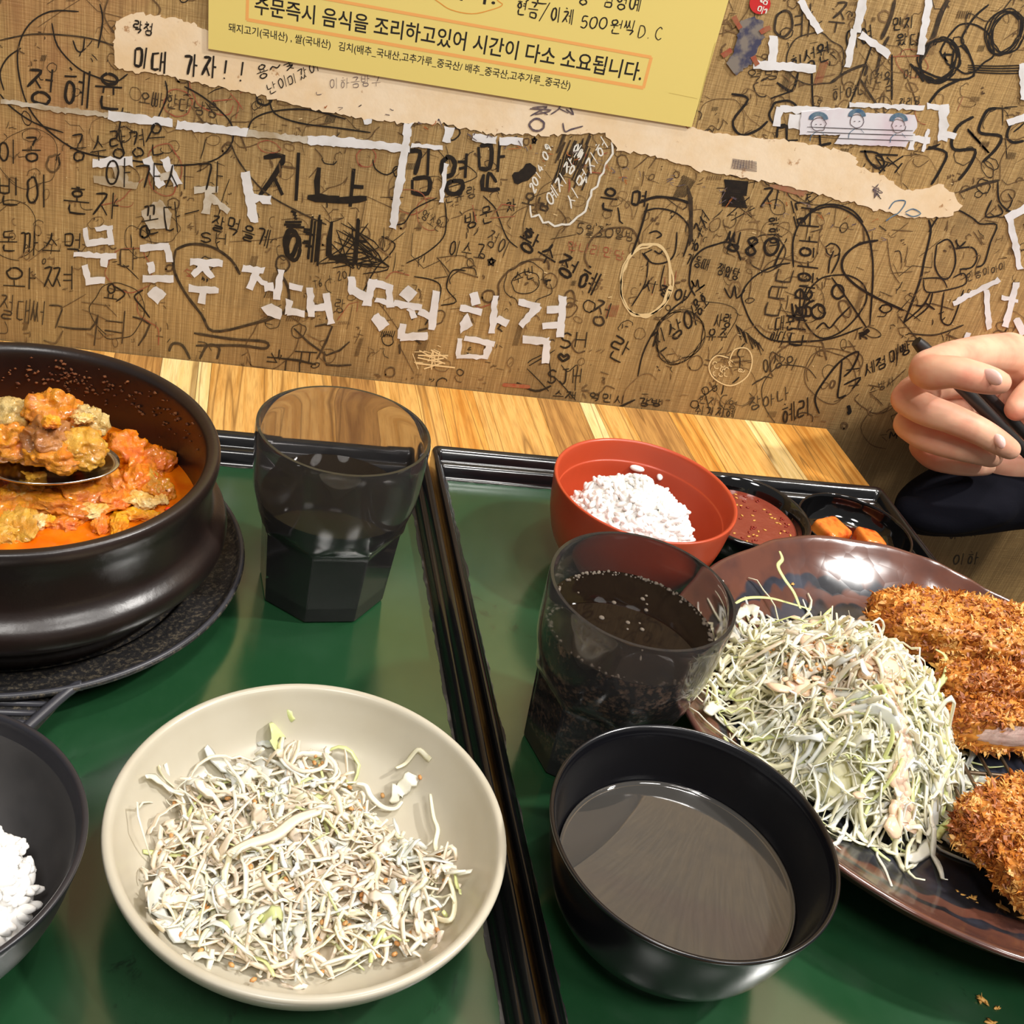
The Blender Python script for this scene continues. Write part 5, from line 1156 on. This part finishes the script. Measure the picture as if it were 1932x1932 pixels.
T_('이하금방구', 622, 168, 720, 162, 20, 1.2, 'navy', off=.0009); line('navy', 4, *oval(1013, 236, 14, 11), off=.0009); T_('ㅈㅅ', 1000, 218, 1080, 214, 18, 3, 'navy', off=.0009); line('navy', 3, (1000, 205), (1040, 208), (1010, 216), off=.0009); line('navy', 3, (1062, 232), (1066, 248), (1078, 244), (1100, 238), off=.0009); line('navy', 3, (1068, 206), (1082, 216), (1074, 200), off=.0009)
for i in range(60):
    x = IR.uniform(600, 1700); y = .235*(x-600)+IR.uniform(172, 205); line('navy' if i % 3 else 'rust', IR.uniform(.8, 1.8), (x, y), (x+IR.gauss(0, 6), y+IR.gauss(0, 4)), (x+IR.gauss(0, 8), y+IR.gauss(0, 6)), off=.0009)
def inkm(name, rgb, rough=.5, a=None):
    k = N(name); k.set(Base_Color=lin(rgb), Roughness=rough)
    if a: k.col(k.mix(k.ramp(k.noise(260, 4, rough=.7), [(.35, (0, 0, 0)), (.65, (1, 1, 1))]), lin(rgb), lin(a)))
    return k.m
INKM = {'black': inkm('black_marker', (24, 20, 18), .5, (40, 32, 24)), 'faded': inkm('faded_pen', (76, 56, 34), .6, (116, 88, 54)), 'faded2': inkm('worn_marker', (38, 30, 22), .6, (78, 60, 38)), 'pale': inkm('rubbed_pen', (112, 84, 52), .6, (136, 106, 68)),
        'red': inkm('faded_red_pen', (160, 70, 50), .6, (158, 110, 74)), 'white': inkm('white_correction_pen', (232, 228, 216), .6), 'scratch': inkm('scratched_wall', (232, 204, 150), .7), 'blue': inkm('blue_pen', (60, 96, 130), .6, (120, 140, 150)), 'navy': inkm('old_dark_ballpoint', (66, 60, 82), .6, (130, 110, 100)), 'rust': inkm('rust_spot', (170, 96, 46), .6), 'pink': inkm('rubbed_red_crayon', (164, 104, 76), .7, (158, 122, 84))}
NAMES = {'black': 'marker_writing', 'faded': 'faded_scribbles', 'faded2': 'worn_writing', 'pale': 'rubbed_scribbles', 'red': 'red_scribbles', 'white': 'white_writing', 'scratch': 'scratches', 'blue': 'blue_scribbles', 'navy': 'ballpoint_writing', 'rust': 'rust_spots', 'pink': 'crayon_patch'}
for k_, mb in INK.items():
    o = mb.build(NAMES[k_], INKM[k_], wall, smooth=False); tag(o, kind='stuff')

# ------------------------------------------------------------------ paper and tape stuck on the wall
def sheet(name, pts, th, mat, off=.0003, ragged=0, parent=wall, step=5, seed=0):
    """flat piece stuck on the wall: outline in survey pixels, real thickness th"""
    P = []
    rr = random.Random(seed)
    for i in range(len(pts)):
        a = np.array(pts[i], float); b = np.array(pts[(i+1) % len(pts)], float); n = max(1, int(np.hypot(*(b-a))/step)) if ragged else 1
        for k in range(n):
            p = a+(b-a)*k/n; P.append(p+(np.array((rr.gauss(0, 1), rr.gauss(0, 1)))*ragged if k or ragged else 0))
    n = len(P); V = [W(*p, off) for p in P]+[W(*p, off+th) for p in P]
    from mathutils.geometry import tessellate_polygon
    tri = tessellate_polygon([[Vector((v.x, v.z, 0)) for v in V[:n]]])
    Fc = [tuple(t) for t in tri]+[tuple(i+n for i in t[::-1]) for t in tri]+[(i, (i+1) % n, (i+1) % n+n, i+n) for i in range(n)]
    import bmesh
    bm = bmesh.new(); bv = [bm.verts.new(v) for v in V]
    for f in Fc:
        try: bm.faces.new([bv[i] for i in f])
        except ValueError: pass
    bmesh.ops.triangulate(bm, faces=[f for f in bm.faces if len(f.verts) > 4]); bmesh.ops.recalc_face_normals(bm, faces=bm.faces)
    me = bpy.data.meshes.new(name); bm.to_mesh(me); bm.free(); me.materials.append(mat)
    o = bpy.data.objects.new(name, me); S.collection.objects.link(o); o.parent = parent; return o
def torn_mat():
    k = N('torn_cream_paper'); c = k.mix(k.ramp(k.noise(18, 6, rough=.7), [(.4, (0, 0, 0)), (.66, (1, 1, 1))]), lin((244, 222, 190)), lin((236, 206, 162)))
    c = k.mix(k.ramp(k.noise(95, 5, rough=.7), [(.64, (0, 0, 0)), (.70, (.8, .8, .8))]), c, lin((168, 116, 62)))
    k.col(c); k.set(Roughness=.75); k.bump(k.noise(160, 4), .35, .0005); return k.m
sheet('torn_paper', [(218, 42), (252, 24), (300, 30), (360, 40), (392, 60), (430, 88), (520, 100), (700, 125), (900, 158), (1100, 190), (1240, 215), (1297, 240), (1377, 256), (1486, 264), (1540, 274), (1602, 290), (1618, 300), (1616, 312), (1640, 322), (1667, 333), (1703, 359), (1745, 356), (1772, 346), (1797, 366), (1816, 388), (1793, 409), (1740, 411), (1703, 409), (1630, 388), (1558, 370), (1486, 351), (1413, 337), (1322, 322), (1300, 315), (1216, 290), (1165, 284), (1150, 262), (1143, 250), (1090, 252), (1035, 256), (985, 252), (926, 254), (900, 246), (832, 234), (745, 230), (700, 226), (620, 212), (560, 200), (500, 182), (430, 168), (330, 148), (300, 140), (218, 130), (214, 90)], .0004, torn_mat(), .0003, 1.8, step=6)
M_TAPE = simple('white_paper_tape', (232, 230, 230), .6, (214, 210, 206), 60, .45, .7)
M_TAPEO = simple('old_white_tape', (206, 196, 178), .65, (176, 156, 124), 70, .42, .62)
def strip(pts4, z, mat=M_TAPE, ragged=.9, off=.0005, seed=[0]):
    seed[0] += 1; return sheet('tape_strip', pts4, .00018, mat, off+.00002*(seed[0] % 9), ragged, step=7, seed=seed[0])
def bar(zf, x0, y0, x1, y1, w, mat=None, rg=.9, off=.0005):
    mat = mat or M_TAPE
    (a, b), = zf((x0, y0)); (c, d), = zf((x1, y1)); w = w/2.76/2 if zf is not Z5 else w/3.5/2
    t = np.array((c-a, d-b)); t = t/np.hypot(*t); n = np.array((-t[1], t[0]))*w
    strip([(a+n[0], b+n[1]), (c+n[0], d+n[1]), (c-n[0], d-n[1]), (a-n[0], b-n[1])], 0, mat, rg, off)
for a in ((440, 1185, 458, 1282, 24), (495, 1195, 590, 1185, 24), (572, 1185, 578, 1275, 30), (450, 1268, 590, 1252, 34), (385, 1325, 607, 1334, 30), (545, 1340, 540, 1388, 40), (442, 1380, 462, 1470, 34), (445, 1462, 547, 1458, 38), (730, 1292, 880, 1282, 36), (868, 1280, 885, 1362, 34), (782, 1365, 793, 1422, 34), (745, 1452, 900, 1450, 38),
          (990, 1362, 1157, 1372, 38), (1065, 1378, 1005, 1432, 32), (1055, 1380, 1105, 1450, 36), (985, 1500, 1138, 1515, 36), (1060, 1510, 1048, 1582, 38), (1258, 1395, 1375, 1412, 34), (1345, 1400, 1298, 1505, 36), (1325, 1440, 1388, 1480, 30), (1375, 1495, 1425, 1492, 44), (1462, 1405, 1440, 1562, 36), (1503, 1490, 1575, 1502, 34), (1508, 1560, 1500, 1638, 40), (1500, 1622, 1588, 1634, 36), (1612, 1498, 1620, 1652, 36), (1630, 1605, 1690, 1598, 36), (1697, 1525, 1724, 1682, 36)): bar(Z1, *a)
for a in ((175, 1440, 182, 1532, 40), (170, 1505, 270, 1560, 44), (285, 1455, 255, 1592, 42), (290, 1470, 388, 1502, 34), (370, 1485, 378, 1602, 36), (300, 1560, 380, 1585, 28), (395, 1578, 540, 1604, 36), (480, 1600, 500, 1655, 38), (525, 1622, 595, 1655, 36), (618, 1515, 590, 1718, 38), (445, 1685, 430, 1762, 38), (430, 1755, 572, 1750, 40), (810, 1525, 825, 1590, 44), (740, 1602, 852, 1626, 34),
          (925, 1540, 905, 1738, 32), (930, 1658, 987, 1685, 40), (740, 1760, 728, 1856, 26), (900, 1775, 868, 1868, 30), (722, 1856, 888, 1858, 20), (762, 1760, 918, 1792, 30), (1045, 1570, 1152, 1600, 36), (1152, 1590, 1055, 1695, 38), (1190, 1612, 1262, 1610, 36), (1168, 1698, 1262, 1692, 36), (1276, 1540, 1262, 1755, 40), (1065, 1768, 1203, 1776, 42), (1192, 1770, 1186, 1893, 40)): bar(Z2, *a)
for zf, P in ((Z1, [(763, 1530), (815, 1490), (866, 1527), (820, 1586)]), (Z1, [(1355, 1600), (1410, 1580), (1470, 1612), (1460, 1668), (1390, 1640)]), (Z2, [(278, 1665), (312, 1628), (372, 1690), (320, 1725)]), (Z2, [(420, 1530), (470, 1486), (518, 1528), (470, 1575)]), (Z2, [(738, 1680), (775, 1632), (806, 1690), (745, 1738)])): strip(zf(*P), 0)
for a in ((485, 850, 695, 838, 46), (490, 935, 718, 968, 36), (605, 850, 640, 955, 60), (765, 820, 842, 970, 44), (855, 820, 930, 965, 44), (830, 925, 900, 905, 34), (1005, 990, 1135, 985, 36), (1090, 985, 1072, 1115, 42), (1090, 1020, 1195, 1100, 32), (1275, 895, 1322, 1155, 46), (1305, 1032, 1412, 1042, 44), (0, 525, 340, 575, 26), (340, 572, 650, 610, 30), (560, 600, 900, 640, 46), (920, 650, 1290, 690, 44), (1290, 690, 1600, 730, 34), (1600, 728, 1932, 752, 44)): bar(Z1, *a, mat=M_TAPEO if a[1] < 1200 and a[4] not in (46, 44) else M_TAPE, rg=1.3)
strip(Z1((735, 1100), (835, 1035), (895, 1120), (880, 1190), (775, 1195)), 0, M_TAPEO, 1.4)
for a in ((0, 725, 480, 775, 40), (472, 640, 388, 1192, 42), (258, 600, 262, 648, 44), (480, 757, 652, 768, 22), (685, 660, 668, 742, 46), (805, 715, 932, 732, 42), (945, 732, 1068, 738, 40), (668, 850, 640, 1052, 24)): bar(Z2, *a, rg=1.2)
for a in ((765, 0, 872, 170, 34), (628, 185, 618, 335, 44), (520, 335, 852, 358, 44), (1092, 0, 1062, 170, 42), (1048, 150, 1015, 352, 36), (1080, 178, 1232, 290, 40), (1440, -10, 1390, 285, 38), (1562, 1582, 1805, 1455, 28), (1735, 1510, 1752, 1712, 30), (1895, 1470, 1832, 1702, 32), (1815, 1545, 1900, 1570, 22), (1842, 1140, 1940, 1085, 40), (1858, 1130, 1912, 1402, 32), (1640, 1730, 1625, 1780, 22), (1848, 640, 1940, 605, 36), (1925, 330, 1935, 520, 40), (1890, 1660, 1935, 1740, 40), (1885, 1890, 1940, 1895, 30)): bar(Z3, *a, rg=1.1)
for a in ((320, 710, 300, 830, 50), (320, 720, 760, 735, 44), (380, 800, 760, 830, 90), (1290, 700, 1430, 720, 34), (1410, 690, 1390, 930, 60), (1380, 880, 1480, 900, 40), (1100, 900, 1310, 930, 40), (1200, 880, 1185, 990, 34), (1300, 850, 1270, 1000, 24), (780, 690, 1280, 712, 34)): bar(Z5, *a, mat=M_TAPE, rg=1.2, off=.0002)
card = sheet('drawn_card', Z5((460, 740), (760, 715), (900, 745), (1210, 760), (1230, 830), (1150, 970), (680, 950), (720, 890), (450, 890)), .0003, simple('white_drawing_paper', (224, 220, 224), .6, (214, 196, 204), 24, .5, .62), .0006, .5)
INK.clear()
for cx_, cy_, rx_, ry_ in ((575, 800, 62, 60), (830, 780, 56, 60), (1105, 810, 58, 62)):
    (x, y), = Z5((cx_, cy_)); rx_, ry_ = rx_/3.5, ry_/3.5
    for i in range(8): line('blue', 1.6, *[(x+rx_*math.cos(a)*(1-i*.06), y-ry_*(.2+.8*math.sin(a))*(1-i*.05)) for a in [PI*j/8 for j in range(9)]], off=.0011)
    line('navy', 1.4, *oval(x, y+6, rx_*.8, ry_*.7), off=.0011); line('navy', 2, (x-6, y+6), (x-3, y+6), sub=1, off=.0011); line('navy', 2, (x+3, y+6), (x+6, y+6), sub=1, off=.0011); line('blue', 1.4, (x-4, y+20), (x-14, y+28), (x-16, y+38), off=.0011); line('blue', 1.4, (x+6, y+20), (x+13, y+28), off=.0011)
for yy in (838, 870, 905): line('black', 1.2, Z5((500, yy))[0], Z5((850, yy+14))[0], Z5((1200, yy+25))[0], off=.0011)
for k_, mb in INK.items(): o = mb.build('card_drawing', INKM[k_], card, smooth=False)
# red badge and grey scribbled sticker near the poster
sheet('round_sticker', oval(1434, 7, 20, 20, .95, 0, 0, 20), .0003, simple('red_sticker', (204, 48, 48), .4), .0006)
sheet('old_sticker', Z5((60, 140), (150, 110), (210, 150), (215, 250), (170, 330), (130, 420), (30, 500), (-30, 420), (20, 330), (40, 230)), .0003, simple('rubbed_sticker', (132, 122, 112), .6, (64, 64, 88), 120, .45, .6), .0006, 1.2)
for a in ((15, 110, 60, 190, 34), (190, 215, 260, 180, 34), (140, 370, 175, 430, 34), (-60, 370, 0, 330, 34)): bar(Z5, *a, mat=INKM['red'], off=.0009, rg=.5)
INK.clear(); text('금맙', 1428, 24, 1440, -10, 15, 2.4, 'white', up=(.9, .3), off=.0010)
for k_, mb in INK.items(): mb.build('sticker_print', INKM[k_], wall, smooth=False)

# ------------------------------------------------------------------ yellow notice
def poster_mat():
    k = N('yellow_notice_paper'); k.col(k.mix(k.noise(4, 3), lin((236, 214, 126)), lin((228, 206, 120)))); k.set(Roughness=.42, Specular_IOR_Level=.4); return k.m
PB = .0016
poster = sheet('wall_notice', [(393, 92), (1305, 240), (1462, -300), (396, -470)], .0004, poster_mat(), PB, 0, None)
tag(poster, 'yellow notice sheet with Korean text and an orange box taped to the wall', 'poster')
PO = PB+.00045
M_PR = inkm('black_print', (34, 30, 26), .5)
def upv(px, py):
    t = (px-393)/912; q = np.array((.27*t+.01*(1-t), -1.0)); return q/np.hypot(*q)
def printed(s, x0, y0, x1, y1, em, bold=0.0, squeeze=1):
    cu = bpy.data.curves.new('notice_text', 'FONT'); cu.body = s; cu.offset = bold; cu.resolution_u = 3
    ob_ = bpy.data.objects.new('notice_text', cu); S.collection.objects.link(ob_)
    dg = bpy.context.evaluated_depsgraph_get(); me = bpy.data.meshes.new_from_object(ob_.evaluated_get(dg))
    bpy.data.objects.remove(ob_)
    xs_ = [v.co.x for v in me.vertices]
    if not xs_: return
    a, b = min(xs_), max(xs_)
    for v in me.vertices:
        t = (v.co.x-a)/(b-a); px, py = x0+(x1-x0)*t, y0+(y1-y0)*t; u = upv(px, py)*em*v.co.y
        v.co = W(px+u[0], py+u[1], PO)
    me.materials.clear(); me.materials.append(M_PR); o = bpy.data.objects.new('notice_text', me); S.collection.objects.link(o); o.parent = poster
printed('주문즉시 음식을 조리하고있어 시간이 다소 소요됩니다.', 480, 23, 1209, 151, 39, .012)
printed('돼지고기(국내산) , 쌀(국내산)   김치(배추_국내산,고추가루_중국산/ 배추_중국산,고추가루_중국산)', 431, 58, 1075, 168, 18.5, .008)
printed('니다.', 838, -8, 934, 8, 40, .012)
INK.clear()
text('현금/이체', 972, 28, 1082, 46, 28, 3.0, 'black', up=(.15, -1), off=PO, jit=.03)
text('500', 1092, 52, 1146, 56, 23, 2.6, 'black', up=(.2, -1), off=PO, jit=.03); text('원씩', 1148, 64, 1200, 68, 27, 2.6, 'black', up=(.2, -1), off=PO, jit=.03); text('D.C', 1202, 70, 1248, 76, 24, 1.8, 'black', up=(.2, -1), off=PO, jit=.02, sp=.95)
text('국민', 975, 2, 1040, 8, 30, 2.8, 'black', up=(.15, -1), off=PO, jit=.03); text('행', 1088, 8, 1112, 10, 30, 2.8, 'black', up=(.2, -1), off=PO, jit=.03); text('김영예', 1134, 13, 1210, 22, 30, 2.8, 'black', up=(.2, -1), off=PO, jit=.03)
for c in (((466, 37), (1214, 166)), ((1214, 166), (1229, 108)), ((1229, 108), (466, -29)), ((466, 38), (468, -30))): ribbon('orange', c, 6, PO-.00002, 1, taper=False)
ribbon('orange2', [(700, -60), (760, -40), (822, 0), (850, 18), (890, 26), (925, 19), (948, 9), (935, -4), (900, -60)], 1.8, PO-.00002)
ribbon('fold', [(1350, 80), (1328, 160), (1310, 238)], 1.2, PO-.00002); ribbon('fold', [(1262, 175), (1316, 186)], 1.0, PO-.00002, 1)
INKM['orange'] = inkm('orange_box_line', (240, 172, 96), .5); INKM['orange2'] = inkm('orange_pen', (226, 150, 60), .5); INKM['fold'] = inkm('paper_crease', (204, 182, 100), .5)
for k_, mb in INK.items(): mb.build({'black': 'handwriting', 'orange': 'orange_box', 'orange2': 'orange_loop', 'fold': 'crease'}[k_], INKM[k_], poster, smooth=False)
